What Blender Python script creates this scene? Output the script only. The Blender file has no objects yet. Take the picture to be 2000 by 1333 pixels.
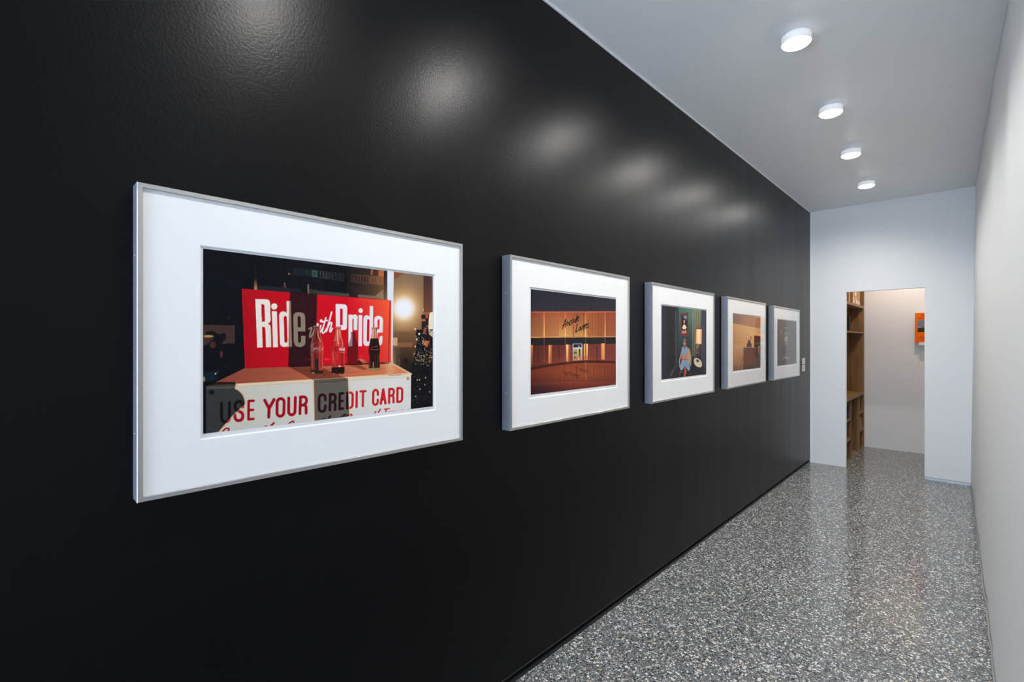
import bpy, bmesh, math, random
import numpy as np
from mathutils import Vector
S = bpy.context.scene
C = S.collection
R = math.radians

# ------------------------------------------------------------------ camera, world, light, exposure
CAM_X, CAM_Z, F = 1.459, 1.5, 943.0
YAW = math.atan2(898.0, F)                 # turned towards the black wall
cd = bpy.data.cameras.new('camera'); cam = bpy.data.objects.new('camera', cd); C.objects.link(cam)
cam.location = (CAM_X, 0, CAM_Z); cam.rotation_euler = (R(90), 0, YAW)
cd.sensor_width = 36; cd.lens = 36 * F / 2000.0; cd.clip_start = 0.01; cd.clip_end = 60
cd.shift_y = 1.5 / 2000.0
S.camera = cam
S.view_settings.view_transform = 'Standard'; S.view_settings.look = 'None'
S.view_settings.gamma = 1; S.view_settings.use_curve_mapping = False
S.view_settings.exposure = 0.33
w = bpy.data.worlds.new('world'); S.world = w; w.use_nodes = True
bg = w.node_tree.nodes['Background']; bg.inputs[0].default_value = (0.63, 0.79, 1.0, 1); bg.inputs[1].default_value = 12.5
SPOT_W = 57.0
SPOT_COL = (1.0, 0.975, 0.945)

FLOOR_Y0, END_Y, CEIL = -3.2, 6.92, 3.112

# ------------------------------------------------------------------ helpers
def lin(c):
    return tuple(((v/255.0)/12.92 if v/255.0 <= 0.04045 else ((v/255.0+0.055)/1.055)**2.4) for v in c)

def newmat(name):
    m = bpy.data.materials.new(name); m.use_nodes = True
    nt = m.node_tree; return m, nt, nt.nodes['Principled BSDF']

def setb(b, col=None, rough=None, metal=None, spec=None):
    if col is not None: b.inputs['Base Color'].default_value = (*col, 1)
    if rough is not None: b.inputs['Roughness'].default_value = rough
    if metal is not None: b.inputs['Metallic'].default_value = metal
    if spec is not None: b.inputs['Specular IOR Level'].default_value = spec

def simple(name, rgb, rough=0.5, metal=0.0, spec=0.5, noise=0.0, nscale=60, bump=0.0, stretch=(1, 1, 1)):
    m, nt, b = newmat(name); setb(b, lin(rgb), rough, metal, spec)
    if noise or bump:
        tc = nt.nodes.new('ShaderNodeTexCoord'); mp = nt.nodes.new('ShaderNodeMapping'); mp.inputs['Scale'].default_value = stretch
        nz = nt.nodes.new('ShaderNodeTexNoise'); nz.inputs['Scale'].default_value = nscale; nz.inputs['Detail'].default_value = 4
        nt.links.new(tc.outputs['Object'], mp.inputs[0]); nt.links.new(mp.outputs[0], nz.inputs['Vector'])
        if noise:
            mx = nt.nodes.new('ShaderNodeMix'); mx.data_type = 'RGBA'
            a = lin(rgb)
            mx.inputs['A'].default_value = (*[v*(1-noise) for v in a], 1); mx.inputs['B'].default_value = (*[min(1, v*(1+noise)) for v in a], 1)
            nt.links.new(nz.outputs['Fac'], mx.inputs['Factor']); nt.links.new(mx.outputs['Result'], b.inputs['Base Color'])
        if bump:
            bp = nt.nodes.new('ShaderNodeBump'); bp.inputs['Strength'].default_value = bump; bp.inputs['Distance'].default_value = 0.002
            nt.links.new(nz.outputs['Fac'], bp.inputs['Height']); nt.links.new(bp.outputs[0], b.inputs['Normal'])
    return m

def link(o, parent=None):
    C.objects.link(o)
    if parent is not None: o.parent = parent
    return o

def mesh_obj(name, verts, faces, mat, parent=None, smooth=False):
    me = bpy.data.meshes.new(name); me.from_pydata([tuple(v) for v in verts], [], faces); me.update()
    bm = bmesh.new(); bm.from_mesh(me); bmesh.ops.recalc_face_normals(bm, faces=bm.faces); bm.to_mesh(me); bm.free()
    if smooth: me.polygons.foreach_set('use_smooth', [True]*len(me.polygons))
    if mat: me.materials.append(mat)
    return link(bpy.data.objects.new(name, me), parent)

class MB:
    def __init__(s): s.v = []; s.f = []
    def box(s, x0, x1, y0, y1, z0, z1):
        n = len(s.v)
        s.v += [(x, y, z) for x in (x0, x1) for y in (y0, y1) for z in (z0, z1)]
        s.f += [tuple(n+i for i in q) for q in ((0, 1, 3, 2), (4, 6, 7, 5), (0, 4, 5, 1), (2, 3, 7, 6), (0, 2, 6, 4), (1, 5, 7, 3))]
        return s
    def quad(s, *p):
        n = len(s.v); s.v += list(p); s.f.append(tuple(range(n, n+len(p)))); return s
    def lathe(s, prof, seg=48, cx=0, cy=0, cz=0, cap=True):
        n = len(s.v); k = len(prof)
        for i in range(seg):
            a = 2*math.pi*i/seg
            for r, z in prof: s.v.append((cx+r*math.cos(a), cy+r*math.sin(a), cz+z))
        for i in range(seg):
            j = (i+1) % seg
            for q in range(k-1): s.f.append((n+i*k+q, n+j*k+q, n+j*k+q+1, n+i*k+q+1))
        if cap:
            s.f.append(tuple(n+i*k for i in range(seg))); s.f.append(tuple(n+i*k+k-1 for i in reversed(range(seg))))
        return s
    def build(s, name, mat, parent=None, bevel=0, smooth=False):
        o = mesh_obj(name, s.v, s.f, mat, parent, smooth)
        if bevel:
            b = o.modifiers.new('bevel', 'BEVEL'); b.width = bevel; b.segments = 2; b.limit_method = 'ANGLE'
        return o

def empty(name, loc, label, cat, group=None, rot=(0, 0, 0)):
    o = bpy.data.objects.new(name, None); o.empty_display_size = 0.05; C.objects.link(o)
    o.location = loc; o.rotation_euler = rot; tag(o, label, cat, group); return o

def tag(o, label, cat, group=None):
    o['label'] = label; o['category'] = cat
    if group: o['group'] = group
    return o

def struct(o):
    o['kind'] = 'structure'; return o

# ------------------------------------------------------------------ materials
def mat_black_wall():
    m, nt, b = newmat('black_satin_paint'); setb(b, (0.0012, 0.0012, 0.0014), 0.42, 0, 0.08)
    b.inputs['Coat Weight'].default_value = 0.50; b.inputs['Coat IOR'].default_value = 1.25; b.inputs['Coat Roughness'].default_value = 0.29
    tc = nt.nodes.new('ShaderNodeTexCoord')
    n1 = nt.nodes.new('ShaderNodeTexNoise'); n1.inputs['Scale'].default_value = 120; n1.inputs['Detail'].default_value = 2
    n2 = nt.nodes.new('ShaderNodeTexNoise'); n2.inputs['Scale'].default_value = 260; n2.inputs['Detail'].default_value = 2
    mp = nt.nodes.new('ShaderNodeMapping'); mp.inputs['Scale'].default_value = (1, 5, 0.35)
    n3 = nt.nodes.new('ShaderNodeTexNoise'); n3.inputs['Scale'].default_value = 1.0; n3.inputs['Detail'].default_value = 2
    ad = nt.nodes.new('ShaderNodeMath'); ad.operation = 'MULTIPLY_ADD'; ad.inputs[1].default_value = 0.4
    bp = nt.nodes.new('ShaderNodeBump'); bp.inputs['Strength'].default_value = 0.42; bp.inputs['Distance'].default_value = 0.0012
    mr = nt.nodes.new('ShaderNodeMapRange'); mr.inputs['From Min'].default_value = 0.3; mr.inputs['From Max'].default_value = 0.7
    mr.inputs['To Min'].default_value = 0.37; mr.inputs['To Max'].default_value = 0.46
    L = nt.links
    L.new(tc.outputs['Object'], n1.inputs['Vector']); L.new(tc.outputs['Object'], n2.inputs['Vector'])
    L.new(tc.outputs['Object'], mp.inputs[0]); L.new(mp.outputs[0], n3.inputs['Vector'])
    L.new(n2.outputs['Fac'], ad.inputs[0]); L.new(n1.outputs['Fac'], ad.inputs[2]); L.new(ad.outputs[0], bp.inputs['Height'])
    L.new(bp.outputs[0], b.inputs['Normal']); L.new(bp.outputs[0], b.inputs['Coat Normal']); L.new(n3.outputs['Fac'], mr.inputs['Value']); L.new(mr.outputs[0], b.inputs['Roughness'])
    return m

def mat_terrazzo():
    m, nt, b = newmat('terrazzo'); setb(b, None, 0.15, 0, 0.5); L = nt.links
    tc = nt.nodes.new('ShaderNodeTexCoord')
    nz = nt.nodes.new('ShaderNodeTexNoise'); nz.inputs['Scale'].default_value = 60; nz.inputs['Detail'].default_value = 2
    L.new(tc.outputs['Object'], nz.inputs['Vector'])
    mixv = nt.nodes.new('ShaderNodeMix'); mixv.data_type = 'VECTOR'; mixv.inputs['Factor'].default_value = 0.012
    L.new(tc.outputs['Object'], mixv.inputs['A']); L.new(nz.outputs['Color'], mixv.inputs['B'])
    big = nt.nodes.new('ShaderNodeTexNoise'); big.inputs['Scale'].default_value = 1.3; big.inputs['Detail'].default_value = 3
    L.new(tc.outputs['Object'], big.inputs['Vector'])
    base = nt.nodes.new('ShaderNodeMix'); base.data_type = 'RGBA'
    base.inputs['A'].default_value = (*lin((95, 97, 97)), 1); base.inputs['B'].default_value = (*lin((117, 119, 119)), 1)
    L.new(big.outputs['Fac'], base.inputs['Factor'])
    cur = base.outputs['Result']
    # (scale, edge threshold, [(upper bound of the random value, colour)]) from small grit to large chips
    layers = [(330, 0.10, [(0.30, (56, 60, 62)), (0.36, (100, 102, 101)), (0.55, (160, 162, 160)), (1.0, None)]),
              (165, 0.13, [(0.16, (40, 44, 46)), (0.30, (206, 207, 205)), (0.312, (196, 158, 122)), (0.32, (36, 74, 52)), (1.0, None)]),
              (92, 0.17, [(0.10, (46, 50, 52)), (0.27, (218, 218, 216)), (0.30, (206, 176, 148)), (0.315, (34, 70, 50)), (1.0, None)])]
    for sc, thr, cl in layers:
        v1 = nt.nodes.new('ShaderNodeTexVoronoi'); v1.inputs['Scale'].default_value = sc
        v2 = nt.nodes.new('ShaderNodeTexVoronoi'); v2.feature = 'DISTANCE_TO_EDGE'; v2.inputs['Scale'].default_value = sc
        L.new(mixv.outputs['Result'], v1.inputs['Vector']); L.new(mixv.outputs['Result'], v2.inputs['Vector'])
        sp = nt.nodes.new('ShaderNodeSeparateColor'); L.new(v1.outputs['Color'], sp.inputs[0])
        rp = nt.nodes.new('ShaderNodeValToRGB'); rp.color_ramp.interpolation = 'CONSTANT'
        rm = nt.nodes.new('ShaderNodeValToRGB'); rm.color_ramp.interpolation = 'CONSTANT'
        pos = 0.0
        while len(rp.color_ramp.elements) < len(cl): rp.color_ramp.elements.new(0.5)
        for e, (hi, c) in zip(rp.color_ramp.elements, cl): pass
        ps = [0.0]+[c[0] for c in cl[:-1]]
        for i, (hi, c) in enumerate(cl):
            e = rp.color_ramp.elements[i]; e.position = ps[i]; e.color = (*lin(c or (128, 128, 128)), 1)
        rm.color_ramp.elements[0].position = 0; rm.color_ramp.elements[0].color = (1, 1, 1, 1)
        rm.color_ramp.elements[1].position = ps[-1]; rm.color_ramp.elements[1].color = (0, 0, 0, 1)
        L.new(sp.outputs[0], rp.inputs[0]); L.new(sp.outputs[0], rm.inputs[0])
        # chip size varies with another random channel
        th = nt.nodes.new('ShaderNodeMath'); th.operation = 'MULTIPLY_ADD'; th.inputs[1].default_value = thr*0.9; th.inputs[2].default_value = thr*0.35
        L.new(sp.outputs[1], th.inputs[0])
        gt = nt.nodes.new('ShaderNodeMath'); gt.operation = 'GREATER_THAN'
        L.new(v2.outputs['Distance'], gt.inputs[0]); L.new(th.outputs[0], gt.inputs[1])
        mu = nt.nodes.new('ShaderNodeMath'); mu.operation = 'MULTIPLY'; L.new(gt.outputs[0], mu.inputs[0]); L.new(rm.outputs[0], mu.inputs[1])
        mx = nt.nodes.new('ShaderNodeMix'); mx.data_type = 'RGBA'
        L.new(mu.outputs[0], mx.inputs['Factor']); L.new(cur, mx.inputs['A']); L.new(rp.outputs[0], mx.inputs['B'])
        cur = mx.outputs['Result']
    L.new(cur, b.inputs['Base Color'])
    return m

def mat_plaster(name, rgb, streak=0.0):
    m, nt, b = newmat(name); setb(b, lin(rgb), 0.55, 0, 0.35); L = nt.links
    tc = nt.nodes.new('ShaderNodeTexCoord')
    n1 = nt.nodes.new('ShaderNodeTexNoise'); n1.inputs['Scale'].default_value = 160; n1.inputs['Detail'].default_value = 3
    bp = nt.nodes.new('ShaderNodeBump'); bp.inputs['Strength'].default_value = 0.12; bp.inputs['Distance'].default_value = 0.001
    L.new(tc.outputs['Object'], n1.inputs['Vector']); L.new(n1.outputs['Fac'], bp.inputs['Height'])
    mp = nt.nodes.new('ShaderNodeMapping'); mp.inputs['Scale'].default_value = (4, 4, 0.35)
    n2 = nt.nodes.new('ShaderNodeTexNoise'); n2.inputs['Scale'].default_value = 1.0; n2.inputs['Detail'].default_value = 4
    L.new(tc.outputs['Object'], mp.inputs[0]); L.new(mp.outputs[0], n2.inputs['Vector'])
    b2 = nt.nodes.new('ShaderNodeBump'); b2.inputs['Strength'].default_value = streak; b2.inputs['Distance'].default_value = 0.02
    L.new(n2.outputs['Fac'], b2.inputs['Height']); L.new(b2.outputs[0], bp.inputs['Normal']); L.new(bp.outputs[0], b.inputs['Normal'])
    return m

def mat_metal(name, rgb, rough, brushed=0.0):
    m, nt, b = newmat(name); setb(b, lin(rgb), rough, 1.0)
    tc = nt.nodes.new('ShaderNodeTexCoord'); mp = nt.nodes.new('ShaderNodeMapping'); mp.inputs['Scale'].default_value = (900, 30, 4)
    nz = nt.nodes.new('ShaderNodeTexNoise'); nz.inputs['Scale'].default_value = 1; nz.inputs['Detail'].default_value = 3
    mr = nt.nodes.new('ShaderNodeMapRange'); mr.inputs['To Min'].default_value = max(0.03, rough-brushed); mr.inputs['To Max'].default_value = rough+brushed
    nt.links.new(tc.outputs['Object'], mp.inputs[0]); nt.links.new(mp.outputs[0], nz.inputs['Vector'])
    nt.links.new(nz.outputs['Fac'], mr.inputs['Value']); nt.links.new(mr.outputs[0], b.inputs['Roughness'])
    return m

def mat_glazing(name='glazing', refl=0.35):
    m = bpy.data.materials.new(name); m.use_nodes = True; nt = m.node_tree; nt.nodes.clear()
    o = nt.nodes.new('ShaderNodeOutputMaterial'); mx = nt.nodes.new('ShaderNodeMixShader')
    # thin anti-reflective pane: Schlick reflectance from the angle, the same from both sides
    ge = nt.nodes.new('ShaderNodeNewGeometry'); dt = nt.nodes.new('ShaderNodeVectorMath'); dt.operation = 'DOT_PRODUCT'
    nt.links.new(ge.outputs['Incoming'], dt.inputs[0]); nt.links.new(ge.outputs['Normal'], dt.inputs[1])
    def mth(op, a, b=None):
        n = nt.nodes.new('ShaderNodeMath'); n.operation = op
        for i, q in enumerate((a, b)):
            if q is None: continue
            if isinstance(q, (int, float)): n.inputs[i].default_value = q
            else: nt.links.new(q, n.inputs[i])
        return n.outputs[0]
    k = mth('POWER', mth('SUBTRACT', 1.0, mth('ABSOLUTE', dt.outputs['Value'])), 5.0)
    fres = mth('MINIMUM', mth('ADD', mth('MULTIPLY', k, refl), 0.006), 1.0)
    t = nt.nodes.new('ShaderNodeBsdfTransparent'); g = nt.nodes.new('ShaderNodeBsdfGlossy'); g.inputs['Roughness'].default_value = 0.0
    nt.links.new(fres, mx.inputs[0]); nt.links.new(t.outputs[0], mx.inputs[1]); nt.links.new(g.outputs[0], mx.inputs[2]); nt.links.new(mx.outputs[0], o.inputs[0])
    return m

def mat_oak():
    m, nt, b = newmat('oak_veneer'); setb(b, None, 0.5, 0, 0.35); L = nt.links
    tc = nt.nodes.new('ShaderNodeTexCoord'); mp = nt.nodes.new('ShaderNodeMapping'); mp.inputs['Scale'].default_value = (34, 34, 2.2)
    nz = nt.nodes.new('ShaderNodeTexNoise'); nz.inputs['Scale'].default_value = 1; nz.inputs['Detail'].default_value = 6; nz.inputs['Distortion'].default_value = 0.5
    rp = nt.nodes.new('ShaderNodeValToRGB')
    rp.color_ramp.elements[0].position = 0.3; rp.color_ramp.elements[0].color = (*lin((106, 77, 45)), 1)
    rp.color_ramp.elements[1].position = 0.72; rp.color_ramp.elements[1].color = (*lin((150, 112, 71)), 1)
    L.new(tc.outputs['Object'], mp.inputs[0]); L.new(mp.outputs[0], nz.inputs['Vector']); L.new(nz.outputs['Fac'], rp.inputs[0]); L.new(rp.outputs[0], b.inputs['Base Color'])
    return m

def mat_paint(name, rough=0.45):
    m, nt, b = newmat(name); setb(b, None, rough, 0, 0.06)
    a = nt.nodes.new('ShaderNodeAttribute'); a.attribute_name = 'paint'
    nt.links.new(a.outputs['Color'], b.inputs['Base Color']); return m

def mat_emit(name, col, st):
    m = bpy.data.materials.new(name); m.use_nodes = True; nt = m.node_tree; nt.nodes.clear()
    o = nt.nodes.new('ShaderNodeOutputMaterial'); e = nt.nodes.new('ShaderNodeEmission')
    e.inputs[0].default_value = (*col, 1); e.inputs[1].default_value = st; nt.links.new(e.outputs[0], o.inputs[0]); return m

M_black = mat_black_wall()
M_blacktrim = simple('black_trim_paint', (24, 24, 26), 0.35, noise=0.1, nscale=30)
M_gap = simple('shadow_gap_black', (10, 10, 11), 0.6, noise=0.1)
M_floor = mat_terrazzo()
M_white = mat_plaster('white_wall_paint', (236, 237, 238), 0.0)
M_right = mat_plaster('white_plaster_rough', (236, 237, 237), 0.10)
M_ceil = mat_plaster('white_ceiling_paint', (243, 244, 245), 0.0)
M_mat = simple('white_mat_board', (229, 229, 228), 0.8, spec=0.2, bump=0.1, nscale=700)
M_paper = simple('white_photo_paper', (216, 215, 216), 0.6, spec=0.3, bump=0.02, nscale=200)
M_alu = mat_metal('polished_aluminium', (198, 196, 194), 0.15, 0.05)
M_side = mat_metal('brushed_aluminium_side', (158, 163, 172), 0.62, 0.06)
M_screw = mat_metal('steel_screw', (235, 235, 238), 0.3)
M_glass = mat_glazing()
M_glass_plain = mat_glazing('plain_glazing', 1.25)
M_oak = mat_oak()
M_print = mat_paint('photo_print', 0.42)
M_ink = simple('signature_ink', (60, 54, 62), 0.6, noise=0.1)
M_lampw = simple('lamp_body_added_glow', (240, 241, 242), 0.4, bump=0.02)
_b = M_lampw.node_tree.nodes['Principled BSDF']; _b.inputs['Emission Color'].default_value = (1, 1, 1, 1); _b.inputs['Emission Strength'].default_value = 0.22  # faint emission added to the white housing, imitating bloom from the lit lens
M_lens = mat_emit('lamp_lens_glow', (1.0, 0.985, 0.96), 30.0)

# ------------------------------------------------------------------ the setting
def wall(name, boxes, mat):
    mb = MB()
    for b in boxes: mb.box(*b)
    return struct(mb.build(name, mat))

floor_o = wall('floor', [(-0.3, 2.9, FLOOR_Y0-0.3, 8.7, -0.12, 0.0)], M_floor)
wall('ceiling', [(-0.3, 1.95, FLOOR_Y0-0.3, END_Y+0.055, CEIL, CEIL+0.12)], M_ceil)
wall('wall_left', [(-0.15, 0.0, FLOOR_Y0, END_Y, 0.041, CEIL)], M_black)
# shadow-gap bead at the foot of the black wall
wall('baseboard_left', [(-0.15, -0.014, FLOOR_Y0, END_Y, 0.0, 0.041)], M_gap)
wall('trim_1', [(-0.014, 0.001, FLOOR_Y0, END_Y, 0.0, 0.0165)], M_blacktrim)
wall('trim_2', [(-0.014, 0.0015, FLOOR_Y0, END_Y, 0.0405, 0.0425)], simple('black_bead_edge', (70, 70, 74), 0.3, noise=0.05))
# white bead where the black wall meets the ceiling, and down the end corner
wall('trim_3', [(0.0, 0.007, FLOOR_Y0, END_Y, CEIL-0.007, CEIL)], M_white)
wall('trim_4', [(0.0, 0.010, END_Y-0.006, END_Y, 0.0, CEIL-0.007)], M_white)
# end wall with the door opening
DX0, DX1, DZ = 0.372, 1.0855, 2.093
wall('wall_back', [(-0.15, DX0, END_Y, END_Y+0.055, 0.0, CEIL),
                   (DX0, DX1, END_Y, END_Y+0.055, DZ, CEIL),
                   (DX1, 1.95, END_Y, END_Y+0.055, 0.030, CEIL)], M_white)
wall('baseboard_back', [(DX1, 1.95, END_Y+0.010, END_Y+0.055, 0.0, 0.030), (DX1+0.0005, 1.95, END_Y-0.001, END_Y+0.010, 0.0, 0.014)],
     simple('white_bead_metal', (214, 220, 226), 0.4, noise=0.03))
# right wall: slightly splayed, hand-plastered, so not quite flat
def right_wall():
    ny, nz = 220, 60; v = []; rnd = random.Random(4)
    ys = np.linspace(FLOOR_Y0, END_Y+0.02, ny); zs = np.linspace(0, CEIL, nz)
    ph = [rnd.uniform(0, 6.28) for _ in range(8)]
    for y in ys:
        for z in zs:
            t = z/CEIL
            x = (1.599-0.0210*y)*(1-t) + (1.665-0.0258*y)*t
            x += 0.0022*math.sin(y*5.1+ph[0]+0.3*z) + 0.0014*math.sin(y*11.7+ph[1]) + 0.0016*math.sin(z*3.3+ph[2]+y)
            if z < 0.12: x += 0.0016*math.sin(y*23+ph[3])*(1-z/0.12)
            v.append((x, y, z))
    f = [(i*nz+j, (i+1)*nz+j, (i+1)*nz+j+1, i*nz+j+1) for i in range(ny-1) for j in range(nz-1)]
    n = len(v)
    v += [(1.95, FLOOR_Y0, 0), (1.95, FLOOR_Y0, CEIL), (1.95, END_Y+0.02, 0), (1.95, END_Y+0.02, CEIL)]
    f += [tuple([n, n+1]+[j for j in reversed(range(nz))]), tuple([n+2, n+3]+[(ny-1)*nz+j for j in reversed(range(nz))]),
          (n, n+1, n+3, n+2), tuple([n+2, n]+[i*nz for i in range(ny)]), tuple([n+3, n+1]+[i*nz+nz-1 for i in range(ny)])]
    o = mesh_obj('wall_right', v, f, M_right, smooth=True); struct(o)
    # wavy grey sealant line along its foot
    mb = MB(); k = 260; pts = np.linspace(FLOOR_Y0, END_Y-0.005, k)
    for i, y in enumerate(pts):
        x = 1.599-0.0210*y + 0.0022*math.sin(y*5.1+ph[0]) + 0.0014*math.sin(y*11.7+ph[1]) + 0.0016*math.sin(ph[2]+y) + 0.0016*math.sin(y*23+ph[3])
        wv = 0.007+0.002*math.sin(y*9+1)+0.0012*math.sin(y*31)
        mb.v += [(x-wv, y, 0.0), (x-wv*0.8, y, 0.004), (x+0.004, y, 0.010), (x+0.004, y, 0.0)]
        if i: 
            for q in range(4): mb.f.append(((i-1)*4+q, i*4+q, i*4+(q+1) % 4, (i-1)*4+(q+1) % 4))
    struct(mb.build('baseboard_right', simple('grey_sealant', (150, 148, 142), 0.6, noise=0.2, nscale=25), smooth=True))
right_wall()
# street end behind the camera: a glazed opening that lets the daylight in
wall('wall_front', [(-0.3, 0.12, FLOOR_Y0-0.15, FLOOR_Y0, 0, CEIL), (1.5, 1.95, FLOOR_Y0-0.15, FLOOR_Y0, 0, CEIL), (0.12, 1.5, FLOOR_Y0-0.15, FLOOR_Y0, 2.7, CEIL)], M_white)
wf = MB().box(0.12, 0.17, FLOOR_Y0-0.1, FLOOR_Y0-0.05, 0, 2.7).box(1.45, 1.5, FLOOR_Y0-0.1, FLOOR_Y0-0.05, 0, 2.7).box(0.17, 1.45, FLOOR_Y0-0.1, FLOOR_Y0-0.05, 2.65, 2.7).box(0.17, 1.45, FLOOR_Y0-0.1, FLOOR_Y0-0.05, 0, 0.06)
wfo = struct(wf.build('window_1', M_blacktrim)); MB().quad((0.17, FLOOR_Y0-0.075, 0.06), (1.45, FLOOR_Y0-0.075, 0.06), (1.45, FLOOR_Y0-0.075, 2.65), (0.17, FLOOR_Y0-0.075, 2.65)).build('pane', M_glass, wfo)

# portal: only guides the sampling of the sky through that opening
pl = bpy.data.lights.new('window_portal', 'AREA'); pl.shape = 'RECTANGLE'; pl.size = 1.28; pl.size_y = 2.6; pl.cycles.is_portal = True
po = bpy.data.objects.new('window_portal', pl); po.location = (0.81, FLOOR_Y0-0.16, 1.355); po.rotation_euler = (R(90), 0, 0); C.objects.link(po)

# room beyond the door
M_room = mat_plaster('back_room_paint', (224, 222, 220), 0.0)
wall('wall_far', [(-0.2, 2.9, 8.48, 8.6, 0, 2.9)], M_room)
wall('wall_far_left', [(-0.2, -0.01, END_Y+0.055, 8.48, 0, 2.9)], M_room)
wall('wall_far_right', [(2.7, 2.9, END_Y+0.055, 8.48, 0, 2.9)], M_room)
wall('wall_near', [(1.95, 2.9, END_Y-0.1, END_Y+0.055, 0, 2.9)], M_room)
wall('ceiling_far', [(-0.3, 2.9, END_Y+0.055, 8.7, 2.9, 3.0)], M_ceil)
def spot(name, loc, power, col, size=160, blend=0.3, rad=0.05, parent=None, rot=(0, 0, 0)):
    l = bpy.data.lights.new(name, 'SPOT'); l.energy = power; l.color = col; l.spot_size = R(size); l.spot_blend = blend; l.shadow_soft_size = rad
    o = bpy.data.objects.new(name, l); o.location = loc; o.rotation_euler = rot; return link(o, parent)
spot('back_room_downlight', (0.98, 7.75, 2.86), 42, (1.0, 0.86, 0.75), 165, 0.5, 0.05)

# ------------------------------------------------------------------ ceiling lamps
def lamp_meshes():
    a = MB().lathe([(0.058, 0.0), (0.058, -0.009), (0.050, -0.012)]).build('canopy', simple('lamp_canopy_white', (214, 215, 217), 0.5, noise=.02), None, smooth=False)
    b = MB().lathe([(0.060, -0.011), (0.067, -0.013), (0.069, -0.018), (0.069, -0.046), (0.067, -0.050), (0.060, -0.050)], 64).build('housing', M_lampw, None, smooth=True)
    c = MB().lathe([(0.0675, -0.0495), (0.0702, -0.0495), (0.0708, -0.0510), (0.0702, -0.0525), (0.0675, -0.0525), (0.0670, -0.0510), (0.0675, -0.0495)], 64, cap=False).build('rim', mat_metal('lamp_rim_steel', (206, 206, 208), 0.3), None, smooth=True)
    d = MB().lathe([(0.0672, -0.0505), (0.0620, -0.0575), (0.0500, -0.0635), (0.0320, -0.0675), (0.0140, -0.0690), (0.001, -0.0692)], 64).build('lens', M_lens, None, smooth=True)
    return [a, b, c, d]
LM = lamp_meshes()
lamp_spots = [(0.795, 2.851, 'white round ceiling lamp, the nearest and largest of those in view'),
              (0.762, 3.889, 'white round ceiling lamp, second from the camera, above the third framed picture'),
              (0.727, 4.880, 'white round ceiling lamp, third from the camera, between its larger and smallest neighbours'),
              (0.694, 5.953, 'white round ceiling lamp, smallest in view, nearest the doorway wall'),
              (0.829, 1.815, 'white round ceiling lamp above the gap between the first and second framed pictures'),
              (0.862, 0.780, 'white round ceiling lamp above the first framed picture')]
for i, (x, y, lb) in enumerate(lamp_spots):
    t = empty('ceiling_lamp', (x, y, CEIL), lb, 'ceiling light', 'round lamps in a row along the corridor ceiling')
    for p in LM:
        if i == 0: p.parent = t
        else:
            q = p.copy(); C.objects.link(q); q.parent = t
    spot('lamp_light', (0, 0, -0.075), SPOT_W, SPOT_COL, (156 if i == 0 else 161) if i < 4 else 166, 0.90, 0.035, t, (0, R(9), 0))

# ------------------------------------------------------------------ painting engine (plain arrays, used for the printed photographs)
def bez(pts, n=8):
    """smooth open curve through the points"""
    p = [np.array(q, float) for q in pts]; p = [2*p[0]-p[1]]+p+[2*p[-1]-p[-2]]; out = []
    for i in range(1, len(p)-2):
        for k in range(n):
            t = k/n; a, b, c, d = p[i-1], p[i], p[i+1], p[i+2]
            out.append(0.5*((2*b)+(-a+c)*t+(2*a-5*b+4*c-d)*t*t+(-a+3*b-3*c+d)*t**3))
    out.append(p[-2]); return [tuple(o) for o in out]

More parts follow.
